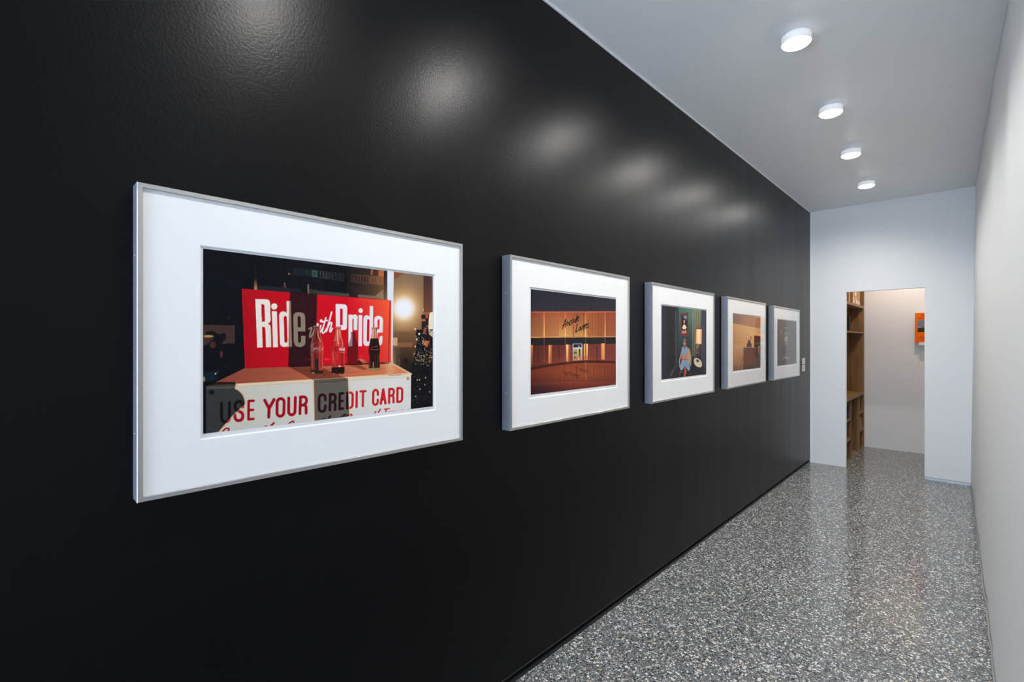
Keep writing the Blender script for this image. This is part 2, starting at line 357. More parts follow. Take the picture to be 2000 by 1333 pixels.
class Canvas:
    def __init__(s, x0, y0, x1, y1, ss, rgb):
        s.x0, s.y0, s.ss = x0, y0, ss
        s.h, s.w = int((y1-y0)*ss), int((x1-x0)*ss)
        s.a = np.empty((s.h, s.w, 3)); s.a[:] = np.array(rgb)/255.0; s.rs = np.random.RandomState(7); s.fr(x0, y0, 1)
    def fr(s, fx, fy, sc): s.f = (fx, fy, sc)
    def _t(s, pts):
        fx, fy, sc = s.f
        p = np.array(pts, float)/sc; p[:, 0] += fx-s.x0; p[:, 1] += fy-s.y0; return p*s.ss
    def _reg(s, p, pad):
        xa = max(0, int(p[:, 0].min()-pad)); xb = min(s.w, int(p[:, 0].max()+pad)+2)
        ya = max(0, int(p[:, 1].min()-pad)); yb = min(s.h, int(p[:, 1].max()+pad)+2)
        if xa >= xb or ya >= yb: return None
        X, Y = np.meshgrid(np.arange(xa, xb)+0.5, np.arange(ya, yb)+0.5); return (slice(ya, yb), slice(xa, xb)), X, Y
    def _seg(s, X, Y, p, closed):
        d = np.full(X.shape, 1e9); n = len(p)
        for i in range(n if closed else n-1):
            a, b = p[i], p[(i+1) % n]; ab = b-a; L = max(1e-9, ab@ab)
            t = np.clip(((X-a[0])*ab[0]+(Y-a[1])*ab[1])/L, 0, 1)
            d = np.minimum(d, (X-a[0]-t*ab[0])**2+(Y-a[1]-t*ab[1])**2)
        return np.sqrt(d)
    def _put(s, sl, cov, col, mode):
        c = s.a[sl]; cov = cov[..., None]
        if mode == 'mul': new = c*np.array(col)
        elif mode == 'shade':
            m, dk = col; rm = np.clip((c[..., 0:1]-c[..., 1:2]-0.28)/0.15, 0, 1)
            new = c*np.array(m)*(1-rm)+np.array(dk)/255.0*rm
        elif callable(col): new = col(sl, c)
        else: new = np.array(col)/255.0
        s.a[sl] = c*(1-cov)+new*cov
    def poly(s, pts, col, a=1.0, soft=0.0, mode='set'):
        p = s._t(pts); so = max(1.0, soft*s.ss); r = s._reg(p, so+2)
        if r is None: return
        sl, X, Y = r; ins = np.zeros(X.shape, bool); n = len(p); j = n-1
        for i in range(n):
            xi, yi = p[i]; xj, yj = p[j]
            if yi != yj:
                c = ((yi > Y) != (yj > Y)) & (X < (xj-xi)*(Y-yi)/(yj-yi)+xi); ins ^= c
            j = i
        d = s._seg(X, Y, p, True); sd = np.where(ins, -d, d)
        s._put(sl, np.clip(0.5-sd/so, 0, 1)*a, col, mode)
    def line(s, pts, w, col, a=1.0, soft=0.0, mode='set', flat=False):
        p = s._t(pts); w = w/s.f[2]*s.ss/2; so = max(1.0, soft*s.ss); r = s._reg(p, w+so+2)
        if r is None: return
        sl, X, Y = r; s._put(sl, np.clip(0.5-(s._seg(X, Y, p, False)-w)/so, 0, 1)*a, col, mode)
    def ell(s, cx, cy, rx, ry, col, a=1.0, soft=0.0, mode='set'):
        s.poly([(cx+rx*math.cos(k*math.pi/14), cy+ry*math.sin(k*math.pi/14)) for k in range(28)], col, a, soft, mode)
    def glow(s, cx, cy, rx, ry, col, a=1.0, pw=2.0):
        p = s._t([(cx-rx*3, cy-ry*3), (cx+rx*3, cy+ry*3), (cx, cy)]); r = s._reg(p, 0)
        if r is None: return
        sl, X, Y = r; k = s.ss/s.f[2]
        d = np.sqrt(((X-p[2][0])/(rx*k))**2+((Y-p[2][1])/(ry*k))**2)
        s._put(sl, np.exp(-0.5*d**pw)*a, col, 'set')
    def grad(s, pts, p0, c0, p1, c1, a=1.0, soft=0.0):
        q = s._t([p0, p1]); v = q[1]-q[0]; L = v@v
        def f(sl, c):
            Y, X = np.mgrid[sl[0].start:sl[0].stop, sl[1].start:sl[1].stop]
            t = np.clip(((X-q[0][0])*v[0]+(Y-q[0][1])*v[1])/L, 0, 1)[..., None]
            return (np.array(c0)*(1-t)+np.array(c1)*t)/255.0
        s.poly(pts, f, a, soft)
    def noise(s, amp, cell=1):
        n = s.rs.rand(s.h//cell+2, s.w//cell+2); n = np.repeat(np.repeat(n, cell, 0), cell, 1)[:s.h, :s.w, None]
        s.a = np.clip(s.a*(1+(n-0.5)*amp), 0, 1)
    def sample(s, px, py):
        x = np.clip((px-s.x0)*s.ss-0.5, 0, s.w-1.001); y = np.clip((py-s.y0)*s.ss-0.5, 0, s.h-1.001)
        i, j = x.astype(int), y.astype(int); u, v = (x-i)[:, None], (y-j)[:, None]; A = s.a
        return A[j, i]*(1-u)*(1-v)+A[j, i+1]*u*(1-v)+A[j+1, i]*(1-u)*v+A[j+1, i+1]*u*v

def arc(cx, cy, rx, ry, a0, a1, n=9):
    return [(cx+rx*math.cos(R(a0+(a1-a0)*k/n)), cy+ry*math.sin(R(a0+(a1-a0)*k/n))) for k in range(n+1)]
r_ = 0.20
GL = {  # condensed capitals as centre lines in a unit box, y downwards
 'U': [[(0, 0)]+arc(.5, 1-r_, .5, r_, 180, 0)+[(1, 0)]],
 'O': [arc(.5, r_, .5, r_, 180, 360)+arc(.5, 1-r_, .5, r_, 0, 180)+[(0, r_)]],
 'C': [[(1, .33)]+arc(.5, r_, .5, r_, 0, -180)+arc(.5, 1-r_, .5, r_, 180, 0)+[(1, .67)]],
 'G': [[(1, .30)]+arc(.5, r_, .5, r_, 0, -180)+arc(.5, 1-r_, .5, r_, 180, 0)+[(1, .52), (.55, .52)]],
 'S': [[(1, .28)]+arc(.5, r_, .5, r_, 0, -180)+[(0, .30), (.12, .40), (.5, .50), (.88, .60), (1, .70)]+arc(.5, 1-r_, .5, r_, 0, 180)+[(0, .70)]],
 'E': [[(1, 0), (0, 0), (0, 1), (1, 1)], [(0, .5), (.9, .5)]],
 'Y': [[(0, 0), (.5, .5), (.5, 1)], [(1, 0), (.5, .5)]],
 'R': [[(0, 1), (0, 0), (.5, 0)]+arc(.5, .24, .5, .24, -80, 80)+[(.5, .5), (0, .5)], [(.5, .5)]+arc(.55, .68, .42, .18, -70, 0)+[(1, 1)]],
 'B': [[(0, 1), (0, 0), (.5, 0)]+arc(.5, .24, .5, .24, -80, 80)+[(.5, .49), (0, .49)], [(.5, .49)]+arc(.5, .75, .5, .25, -80, 80)+[(.5, 1), (0, 1)]],
 'D': [[(0, 0), (.5, 0)]+arc(.5, .2, .5, .2, -80, 0)+arc(.5, .8, .5, .2, 0, 80)+[(.5, 1), (0, 1), (0, 0)]],
 'I': [[(.5, 0), (.5, 1)]], 'T': [[(0, 0), (1, 0)], [(.5, 0), (.5, 1)]], 'A': [[(0, 1), (.5, 0), (1, 1)], [(.2, .7), (.8, .7)]],
 'H': [[(0, 0), (0, 1)], [(1, 0), (1, 1)], [(0, .5), (1, .5)]], 'N': [[(0, 1), (0, 0), (1, 1), (1, 0)]], 'L': [[(0, 0), (0, 1), (1, 1)]],
}
def glyph(cv, ch, q, w, col, wy=None, **k):
    """q = tl, tr, br, bl of the letter's outer box in the current frame; w = stroke width"""
    q = [np.array(p, float) for p in q]; wd = np.linalg.norm(q[1]-q[0]); ht = np.linalg.norm(q[3]-q[0]); ix = w/2/wd; iy = w/2/ht
    if ch == 'I': ix = 0
    for st in GL[ch]:
        pts = []
        for u, v in st:
            u = ix+u*(1-2*ix); v = iy+v*(1-2*iy)
            pts.append(tuple((q[0]*(1-u)+q[1]*u)*(1-v)+(q[3]*(1-u)+q[2]*u)*v))
        cv.line(pts, w, col, **k)
def word(cv, txt, q, w, col, gap=0.25, **k):
    q = [np.array(p, float) for p in q]; n = len(txt); u0 = 0; cell = 1.0/(n-gap)
    wd = [0.45 if c in 'I .' else 1.0 for c in txt]; tot = sum(wd)-gap
    for c, a in zip(txt, wd):
        if c in GL:
            ua, ub = u0/tot, (u0+a-gap)/tot
            f = lambda u: (q[0]*(1-u)+q[1]*u, q[3]*(1-u)+q[2]*u)
            (A, D), (B, E) = f(ua), f(ub); glyph(cv, c, [A, B, E, D], w, col, **k)
        u0 += a

# ---- picture 1: red sign, three bottles, white box
def picture_1():
    c = Canvas(385, 475, 855, 860, 2.6, (8, 11, 17)); CR = (224, 217, 208)
    c.fr(390, 480, 8.696)
    c.grad([(900, 0), (2100, 0), (2100, 900), (900, 900)], (900, 0), (8, 11, 17), (2100, 0), (14, 16, 20))
    c.line([(938, 330), (948, 600)], 26, (40, 30, 32), .8, 2)
    c.grad([(925, 560), (970, 560), (978, 760), (925, 760)], (950, 540), (20, 18, 22), (950, 720), (160, 115, 72), 1, 1.5)
    c.ell(1518, 480, 16, 16, (150, 122, 84), 1, 1); c.line([(1440, 640), (1458, 735)], 26, (126, 90, 66), .8, 1.5); c.line([(1843, 670), (1848, 815)], 28, (120, 88, 70), 1, 1)
    c.poly([(985, 675), (1720, 740), (1720, 805), (985, 760)], (26, 29, 36), 1, 1); c.poly([(1865, 740), (2000, 755), (2000, 835), (1865, 820)], (48, 50, 44), 1, .6)
    c.poly([(180, 560), (730, 650), (730, 700), (180, 620)], (14, 20, 28), .7, 3); c.ell(1625, 430, 40, 60, (24, 44, 48), .6, 3)
    c.fr(600, 500, 11.11)
    c.grad([(850, 200), (1740, 300), (1740, 960), (850, 900)], (850, 500), (20, 17, 22), (1660, 560), (74, 50, 34), 1, 2)
    c.poly([(100, 300), (220, 322), (220, 470), (100, 452)], (46, 74, 68), 1, .5); c.poly([(-320, 255), (100, 302), (100, 452), (-320, 405)], (26, 38, 44), 1, 1.5)
    c.grad([(220, 322), (800, 380), (800, 560), (220, 470)], (220, 400), (52, 62, 58), (800, 400), (36, 32, 34), 1, .6)
    c.ell(160, 385, 18, 18, (12, 16, 20)); word(c, 'TIRES', [(-330, 245), (98, 300), (98, 445), (-330, 395)], 24, (15, 17, 23)); word(c, 'BATTERIES', [(225, 325), (780, 385), (780, 545), (225, 465)], 25, (14, 15, 21))
    c.poly([(1385, 285), (1428, 295), (1415, 415), (1380, 412)], (160, 80, 34), 1, .6); c.poly([(1550, 310), (1666, 325), (1666, 455), (1545, 440)], (172, 90, 44), 1, 1)
    c.grad([(950, 395), (1660, 455), (1655, 640), (950, 565)], (950, 480), (52, 44, 40), (1660, 500), (104, 88, 58), 1, .6)
    word(c, 'CHANGE', [(965, 418), (1350, 450), (1350, 590), (965, 555)], 24, (54, 22, 24)); word(c, 'OIL', [(1392, 455), (1520, 465), (1520, 608), (1392, 595)], 22, (120, 42, 28)); word(c, 'RE', [(1560, 470), (1655, 478), (1655, 618), (1560, 610)], 22, (140, 52, 34))
    for i in range(60):
        x, y = c.rs.randint(930, 1600), c.rs.randint(600, 830); c.line([(x, y), (x+40, y+4)], 8, (84, 58, 44), .5, .5)
    c.poly([(1650, 730), (1660, 940), (1440, 905), (1560, 800)], (118, 96, 76), 1, .6)
    c.grad([(45, 738), (912, 822), (912, 888), (45, 832)], (45, 780), (44, 46, 44), (912, 850), (72, 66, 56), 1, .5)
    c.poly([(1100, 838), (1480, 872), (1640, 905), (1640, 940), (1100, 902)], (98, 86, 72), 1, .6)
    c.poly([(1665, 325), (1740, 335), (1735, 960), (1660, 950)], (24, 20, 28))
    # people and lights far left
    c.fr(390, 600, 5.12)
    c.poly([(36, 178), (352, 184), (352, 366), (36, 385)], (64, 44, 38), 1, 1.2)
    for a in [(115, 275, 55, 35), (235, 300, 30, 40), (190, 330, 45, 60)]: c.ell(*a, (10, 11, 16), .95, 2)
    c.poly([(36, 385), (60, 390), (110, 340), (160, 300), (200, 330), (215, 370), (300, 365), (380, 380), (400, 640), (36, 640)], (8, 11, 17), 1, 2)
    c.ell(88, 293, 50, 13, (176, 138, 78), 1, 1.5); c.ell(132, 378, 32, 36, (74, 38, 36), .9, 3); c.ell(216, 474, 15, 34, (82, 42, 40), .9, 2); c.ell(290, 108, 8, 12, (80, 60, 50), .8, 1)
    c.poly([(36, 655), (180, 640), (180, 730), (36, 760)], (16, 32, 44), .8, 2); c.ell(158, 668, 7, 8, (220, 196, 150)); c.ell(44, 722, 9, 26, (196, 160, 92), .9, 1.5); c.ell(264, 597, 5, 5, (120, 90, 80)); c.ell(180, 650, 4, 18, (50, 110, 130), .7, 1)
    # right-hand panel behind the post
    c.fr(750, 520, 9.52)
    c.grad([(170, 90), (930, 190), (930, 2800), (120, 2800)], (300, 150), (116, 90, 70), (300, 1350), (96, 66, 44))
    c.glow(600, 260, 260, 150, (104, 88, 72), .8); c.glow(370, 800, 300, 360, (196, 146, 96), .95); c.glow(370, 790, 215, 225, (242, 205, 150), .9, 3); c.glow(370, 790, 172, 178, (232, 230, 236), 1, 5)
    c.grad([(735, 180), (915, 200), (908, 870), (735, 870)], (800, 200), (66, 42, 46), (800, 860), (112, 66, 48), 1, .4); c.poly([(884, 195), (912, 200), (908, 860), (884, 860)], (112, 86, 72), .7, .5)
    c.poly([(178, 108), (360, 138), (190, 250)], (132, 70, 44), 1, 1.5)
    c.fr(750, 640, 7.84)
    c.grad([(140, 60), (470, 60), (470, 330), (140, 330)], (300, 40), (128, 92, 60), (300, 330), (66, 46, 34), .9, 5)
    c.poly([(140, 235), (440, 225), (440, 300), (140, 305)], (146, 98, 62), .75, 3)
    c.grad([(136, 320), (480, 320), (470, 700), (400, 730), (136, 560)], (300, 320), (76, 52, 38), (300, 620), (34, 26, 26), 1, 3)
    c.poly([(213, 470), (246, 470), (243, 600), (213, 585)], (98, 64, 44), .7, 2); c.ell(335, 520, 34, 52, (28, 20, 22), .9, 2); c.poly([(215, 340), (245, 340), (245, 430), (215, 430)], (104, 70, 50), .5, 2)
    c.poly([(138, 155), (206, 155), (205, 276), (138, 276)], (194, 154, 116), 1, .6)
    c.poly([(500, 40), (745, 30), (748, 1240), (405, 1275), (412, 735), (380, 690), (430, 560), (470, 440), (490, 330), (505, 180)], (15, 15, 21), 1, 1)
    c.fr(750, 520, 9.52)
    c.poly([(480, 1180), (700, 1180), (700, 900), (480, 900)], (150, 108, 74), .0)
    c.poly([(700, 905), (838, 900), (828, 1330), (770, 1333), (700, 1230)], (32, 24, 28)); c.poly([(770, 905), (835, 905), (812, 970), (775, 968)], (172, 76, 62), 1, .5)
    c.poly([(735, 862), (840, 862), (838, 902), (735, 902)], (150, 96, 62), 1, .6); c.poly([(738, 1140), (795, 1150), (770, 1260), (700, 1265), (735, 1220)], (140, 78, 54), 1, .5); c.poly([(780, 1108), (826, 1108), (826, 1132), (780, 1132)], (164, 94, 62))
    c.poly([(700, 980), (775, 990), (772, 1025), (700, 1030)], (170, 100, 66), 1, .6); c.ell(720, 945, 30, 30, (30, 22, 26))
    c.poly([(848, 875), (870, 858), (914, 856), (910, 1172), (824, 1182), (832, 1000)], (232, 216, 186), 1, .4); c.poly([(828, 1190), (908, 1190), (905, 1330), (830, 1260)], (206, 176, 150), 1, .5)
    for l in ([(600, 1190), (700, 1190)], [(820, 1255), (905, 1188)], [(826, 1186), (908, 1186)], [(610, 1200), (640, 1290)]): c.line(l, 12, (24, 20, 24))
    c.ell(620, 1262, 34, 42, (28, 24, 28)); c.ell(655, 1262, 17, 20, (236, 230, 226)); c.ell(580, 1172, 14, 16, (244, 232, 214)); c.ell(730, 815, 9, 26, (214, 176, 140), .9, .6)
    c.fr(750, 640, 7.84)
    c.poly([(578, 200), (698, 205), (665, 305), (600, 262)], (172, 98, 56), 1, 1); c.ell(632, 252, 10, 12, (226, 160, 84), 1, .6); c.line([(690, 150), (718, 400), (736, 550)], 9, (150, 44, 40), .8, .5)
    c.ell(478, 292, 10, 11, (236, 236, 240)); c.ell(505, 182, 9, 18, (240, 232, 222))
    for i in range(70):
        x, y = c.rs.randint(500, 660), c.rs.randint(90, 560); c.ell(x, y, 5, 6, [(160, 130, 90), (214, 196, 150), (240, 236, 230), (90, 70, 50)][i % 4], .75, .5)
    for i in range(80):
        x, y = c.rs.randint(450, 735), int(c.rs.normal(470, 60)); c.ell(x, y, 4+c.rs.rand()*6, 5+c.rs.rand()*6, [(184, 156, 104), (120, 98, 66), (220, 196, 140)][i % 3], .75, .6)
    for i in range(90):
        x, y = c.rs.randint(425, 735), c.rs.randint(560, 1190); k = c.rs.rand(); c.ell(x, y, 3+k*4, 3+k*5, [(80, 74, 70), (150, 130, 80), (60, 66, 74), (140, 90, 60)][i % 4], .35+.5*k, .4)
    for x, y, q in ((549, 946, (240, 216, 150)), (481, 1058, (96, 190, 170)), (508, 806, (190, 190, 100)), (541, 803, (206, 206, 110)), (625, 878, (214, 160, 90)), (637, 769, (220, 200, 120)), (698, 986, (190, 190, 90))): c.ell(x, y, 9, 11, q, 1, .4)
    # white post
    c.fr(380, 460, 3.3333)
    c.poly([(1255, 222), (1297, 228), (1289, 838), (1270, 838), (1280, 425), (1255, 420)], (212, 215, 223))
    # wooden top
    c.grad([(80, 985), (325, 866), (1280, 836), (1411, 905), (1000, 945)], (200, 940), (140, 66, 48), (1300, 880), (212, 116, 76))
    for i in range(70):
        x = c.rs.randint(200, 1300); y = 866+(x-325)*-.03+c.rs.rand()*55; c.line([(x, y), (x+50+c.rs.rand()*60, y-3)], 3, (120, 58, 42), .3, .4)
    c.glow(1275, 830, 26, 70, (232, 190, 140), .6); c.ell(1277, 825, 7, 10, (206, 150, 100))
    c.poly([(1275, 838), (1290, 830), (1415, 900), (1408, 908)], (206, 168, 132), 1, .3)
    # white box front
    c.grad([(76, 985), (270, 970), (775, 945), (1000, 935), (1409, 905), (1407, 1160), (60, 1320)], (300, 1100), (196, 190, 174), (1300, 1050), (219, 213, 208))
    c.line([(92, 984), (775, 944), (1408, 903)], 14, (222, 196, 158)); c.line([(270, 985), (775, 958), (1400, 920)], 5, (206, 178, 132), .7, .6)
    # lettering on the box
    RD, RE = (158, 4, 26), (196, 28, 32)
    c.fr(400, 740, 9.09)
    for ch, q, w_ in (('U', [(272, 413), (466, 402), (462, 792), (270, 802)], 54), ('S', [(510, 384), (702, 378), (702, 770), (508, 778)], 54), ('E', [(757, 378), (890, 370), (886, 736), (752, 748)], 46),
                      ('Y', [(1038, 360), (1258, 342), (1248, 705), (1020, 716)], 56), ('O', [(1260, 334), (1437, 326), (1428, 690), (1256, 698)], 52), ('U', [(1466, 322), (1634, 308), (1624, 664), (1463, 676)], 52), ('R', [(1674, 304), (1836, 294), (1822, 636), (1664, 648)], 50)): glyph(c, ch, q, w_, RD)
    c.line(bez([(322, 935), (365, 890), (420, 885), (430, 910), (405, 935)]), 26, RD); c.line([(1065, 850), (1100, 838)], 16, RD); c.line([(1180, 835), (1225, 790)], 34, RD); c.line(bez([(1490, 800), (1545, 765), (1575, 758), (1578, 785)]), 24, RD)
    c.fr(600, 730, 9.09)
    for ch, q, w_ in (('C', [(190, 356), (348, 350), (344, 696), (184, 702)], 48), ('R', [(385, 348), (530, 342), (518, 664), (378, 678)], 48), ('E', [(558, 336), (662, 326), (656, 640), (550, 656)], 44), ('D', [(692, 322), (830, 314), (824, 626), (687, 638)], 42),
                      ('I', [(860, 308), (902, 306), (896, 610), (855, 618)], 40), ('T', [(928, 302), (1056, 293), (1034, 597), (938, 604)], 38), ('C', [(1154, 275), (1275, 270), (1271, 572), (1149, 578)], 40), ('A', [(1300, 266), (1402, 262), (1418, 548), (1276, 562)], 42),
                      ('R', [(1438, 258), (1562, 250), (1550, 530), (1434, 543)], 40), ('D', [(1584, 244), (1708, 236), (1702, 516), (1580, 526)], 40)): glyph(c, ch, q, w_, RE)
    for l, w_ in (([(270, 820), (300, 800)], 20), ([(380, 800), (410, 755)], 30), (bez([(600, 775), (640, 745), (680, 720), (660, 760)]), 22), (bez([(690, 770), (720, 745), (780, 722), (790, 745), (770, 765)]), 24), ([(1195, 708), (1222, 668)], 18), ([(1262, 698), (1298, 634)], 22), ([(1365, 635), (1460, 622)], 18), ([(1410, 630), (1388, 688)], 20), ([(1440, 678), (1560, 664)], 8), ([(1675, 652), (1700, 648)], 12)): c.line(l, w_, RE)
    c.ell(1790, 90, 25, 29, (170, 124, 76)); c.ell(1786, 86, 10, 12, (200, 156, 100), .8, .4)
    c.line([(1450, 28), (1660, 24)], 12, (110, 60, 40), .8, .4)
    # shadows lying on the box
    c.fr(400, 740, 9.09)
    edge = bez([(540, 60), (548, 105), (530, 175), (600, 220), (665, 290), (700, 375), (708, 450), (670, 490), (560, 590), (460, 690), (350, 820), (240, 945)], 5)
    c.line(edge[4:], 44, (222, 150, 90), .55, 4)
    c.poly([(0, 60)]+edge+[(0, 985)], ((.27, .28, .30), (14, 13, 19)), 1, 1.2, 'shade'); c.poly([(-30, 175), (22, 190), (22, 985), (-30, 985)], (6, 10, 15), 1, .6)
    c.ell(122, 245, 50, 43, (10, 13, 17)); c.line([(40, 160), (300, 160), (525, 150)], 40, (104, 98, 88), .5, 1); c.line([(60, 150), (520, 128)], 8, (50, 40, 36), .6, .5)
    c.fr(600, 730, 9.09)
    c.line([(112, 160), (135, 835)], 34, (236, 178, 118), .7, 2.5); c.line([(728, 120), (745, 775)], 30, (236, 178, 118), .7, 2.5)
    c.poly([(118, 118), (722, 84), (745, 775), (133, 840)], ((.46, .44, .42), (36, 12, 20)), 1, 1, 'shade'); c.line([(130, 162), (715, 128)], 10, (40, 34, 32), .7, .5)
    c.fr(380, 460, 3.3333)
    c.poly([(612, 856), (800, 850), (1000, 935), (778, 946)], (.68, .62, .62), 1, 1, 'mul'); c.poly([(985, 840), (1060, 836), (1130, 872), (1100, 878)], (.72, .66, .62), 1, 1, 'mul')
    # red sign
    c.grad([(308, 347), (1281, 424), (1279, 826), (330, 868)], (308, 500), (172, 2, 22), (800, 500), (204, 2, 28))
    c.grad([(1000, 402), (1281, 424), (1279, 826), (1000, 838)], (1010, 640), (204, 2, 28), (1320, 560), (238, 96, 56), 1, 0)
    c.line([(326, 352), (345, 862)], 3, (110, 0, 20), .7, .8); c.line([(310, 352), (330, 862)], 5, (200, 10, 26), .6, .5)
    c.fr(470, 560, 8.333); WH = (226, 215, 200)
    RB = (184, 0, 24)
    c.poly([(238, 203), (430, 208), (465, 225), (480, 270), (488, 550), (470, 590), (440, 607), (475, 625), (490, 660), (498, 987), (412, 990), (402, 690), (390, 660), (348, 655), (360, 992), (270, 996)], WH)
    c.poly([(335, 288), (375, 291), (387, 305), (397, 560), (385, 573), (345, 573)], RB)
    c.ell(547, 325, 50, 52, WH); c.poly([(508, 400), (590, 405), (608, 986), (528, 990)], WH)
    c.poly([(745, 235), (818, 238), (835, 985), (765, 985)], WH)
    c.poly([(625, 470), (640, 428), (665, 408), (700, 403), (735, 418), (755, 440), (775, 965), (740, 985), (690, 985), (655, 965), (640, 930)], WH)
    c.poly([(702, 510), (710, 486), (730, 478), (750, 490), (762, 890), (750, 912), (730, 915), (712, 900)], RB)
    c.poly([(857, 490), (868, 445), (905, 422), (955, 416), (1010, 428), (1040, 456), (1050, 500), (1052, 733), (930, 730), (935, 890), (945, 915), (970, 915), (982, 900), (985, 800), (1055, 805), (1055, 920), (1035, 962), (990, 985), (940, 985), (890, 965), (865, 910)], WH)
    c.poly([(925, 510), (932, 487), (950, 482), (968, 490), (978, 510), (980, 662), (930, 665)], RB)
    c.fr(600, 570, 8.889); W2 = (225, 216, 214); RP = (206, 4, 30)
    c.poly([(493, 213), (640, 218), (680, 235), (697, 280), (692, 620), (678, 655), (650, 667), (575, 665), (573, 950), (505, 950)], W2); c.poly([(570, 293), (610, 297), (616, 305), (615, 580), (570, 585)], RP)
    c.poly([(718, 400), (783, 398), (785, 412), (815, 395), (850, 398), (875, 430), (870, 668), (805, 668), (808, 480), (795, 465), (785, 480), (783, 950), (715, 950)], W2)
    c.ell(928, 330, 38, 43, W2); c.poly([(892, 405), (957, 408), (950, 948), (888, 948)], W2)
    c.poly([(1085, 248), (1145, 252), (1140, 940), (1082, 940)], W2); c.poly([(975, 470), (990, 425), (1030, 406), (1070, 418), (1090, 440), (1085, 930), (1040, 946), (1000, 940), (973, 900)], W2); c.poly([(1040, 500), (1048, 482), (1065, 478), (1082, 495), (1076, 860), (1052, 872), (1035, 855)], RP)
    c.poly([(1165, 500), (1170, 450), (1205, 424), (1250, 418), (1300, 440), (1318, 490), (1312, 710), (1225, 715), (1225, 860), (1245, 870), (1262, 775), (1308, 770), (1305, 880), (1290, 922), (1265, 938), (1200, 930), (1165, 880)], W2); c.poly([(1222, 505), (1230, 483), (1245, 480), (1258, 495), (1253, 650), (1220, 655)], (216, 36, 34))
    for l in (bez([(28, 652), (78, 628), (45, 760), (60, 790), (108, 705), (130, 640)]), bez([(150, 640), (140, 700), (165, 705), (180, 600)]), bez([(236, 590), (205, 685), (228, 700), (262, 640)]), bez([(325, 455), (272, 640), (262, 700), (278, 722), (305, 698), (338, 640)]), [(262, 527), (345, 500)], [(425, 355), (335, 690)], bez([(345, 655), (395, 548), (425, 545), (415, 600), (392, 675), (405, 698), (438, 640)])): c.line(l, 27, W2)
    c.ell(180, 570, 22, 24, W2); c.ell(243, 508, 25, 28, W2)
    c.line([(715, 190), (760, 275)], 5, (236, 90, 60), .5, .6); c.glow(340, 1170, 40, 10, (240, 110, 80), .6); c.glow(930, 1120, 34, 14, (236, 80, 60), .6); c.line([(590, 790), (690, 770)], 8, (226, 40, 40), .4, 1)
    c.line([(1440, 165), (1432, 400), (1412, 1222)], 12, (84, 12, 18), .9, .4); c.line([(1446, 170), (1438, 1210)], 8, (226, 60, 44), .7, .4)
    # shadow bar across the sign and the bottle's shadow
    c.fr(470, 560, 8.333); c.line([(800, 90), (778, 1310)], 30, (226, 30, 30), .25, 2)
    c.poly([(800, 80), (1245, 120), (1232, 700), (1215, 1300), (776, 1312), (790, 600)], ((.60, .56, .50), (46, 13, 20)), 1, 1.2, 'shade')
    c.fr(600, 570, 8.889)
    c.poly([(752, 700), (835, 700), (838, 760), (850, 830), (878, 920), (885, 1040), (878, 1150), (870, 1245), (700, 1252), (692, 1060), (700, 960), (742, 850), (758, 770)], ((.62, .55, .58), (108, 10, 18)), 1, .8, 'shade')
    c.poly([(850, 1238), (900, 1185), (975, 1240), (975, 1272), (850, 1272)], (66, 22, 20), 1, .4); c.poly([(905, 1185), (1000, 1180), (1040, 1240), (975, 1255)], (176, 84, 58), .9, .5); c.line(bez([(885, 1190), (930, 1170), (985, 1190), (950, 1205), (920, 1190)]), 8, (226, 170, 130), .9)
    c.glow(60, 1180, 60, 14, (176, 0, 22), .6)
    # bottles
    c.fr(590, 600, 8.33)
    def prof(L): return L
    b1 = [(190, 308), (290, 308), (290, 345), (286, 375), (300, 450), (335, 570), (350, 655), (346, 745), (328, 850), (345, 960), (350, 1055), (330, 1088), (150, 1095), (128, 1060), (140, 950), (150, 850), (130, 765), (128, 680), (150, 580), (180, 480), (192, 375), (187, 345)]
    b2 = [(535, 318), (635, 318), (633, 355), (628, 372), (642, 445), (680, 560), (693, 645), (692, 745), (682, 830), (692, 960), (690, 1060), (668, 1092), (492, 1092), (477, 1060), (485, 960), (492, 850), (480, 765), (477, 665), (500, 560), (536, 440), (542, 372), (535, 355)]
    b3 = [(1136, 328), (1222, 328), (1224, 356), (1218, 395), (1228, 500), (1262, 620), (1269, 700), (1254, 820), (1266, 960), (1264, 1015), (1240, 1036), (1100, 1036), (1080, 1012), (1084, 900), (1090, 820), (1078, 740), (1088, 650), (1116, 520), (1136, 410), (1132, 356)]
    c.poly(b1, (104, 34, 32), .8, .3); c.poly([(270, 560), (335, 570), (350, 655), (346, 745), (328, 850), (345, 960), (345, 1040), (270, 1030)], (196, 58, 46), .85, .8); c.poly([(150, 580), (190, 560), (200, 760), (190, 1000), (140, 950), (150, 850), (130, 765)], (128, 62, 46), .7, 1)
    c.poly([(212, 850), (268, 840), (262, 1040), (225, 1050)], (26, 30, 30), .9, 1.5); c.poly([(140, 1030), (345, 1030), (345, 1080), (150, 1092)], (34, 28, 22), .85, 1); c.ell(180, 1075, 28, 12, (150, 150, 76), .9, .6)
    for l, w_, k_ in (([(196, 312), (196, 370), (160, 560), (140, 650)], 9, (206, 130, 92)), ([(284, 330), (292, 440), (330, 570), (344, 660), (340, 745), (324, 850), (340, 980)], 9, (206, 120, 84)), ([(252, 380), (262, 470), (300, 560)], 20, (238, 150, 104)), ([(205, 380), (205, 470), (190, 580)], 8, (120, 70, 60)), ([(160, 760), (170, 1000)], 10, (196, 96, 66)), ([(245, 380), (232, 520)], 16, (30, 14, 18)), ([(292, 770), (300, 1000)], 7, (70, 20, 20)), ([(318, 770), (312, 980)], 6, (90, 26, 24)), ([(192, 312), (288, 312)], 10, (226, 150, 110)), ([(130, 690), (134, 760), (148, 850), (140, 1000)], 5, (66, 50, 30))): c.line(l, w_, k_, .8, .5)
    CG = (178, 160, 150)
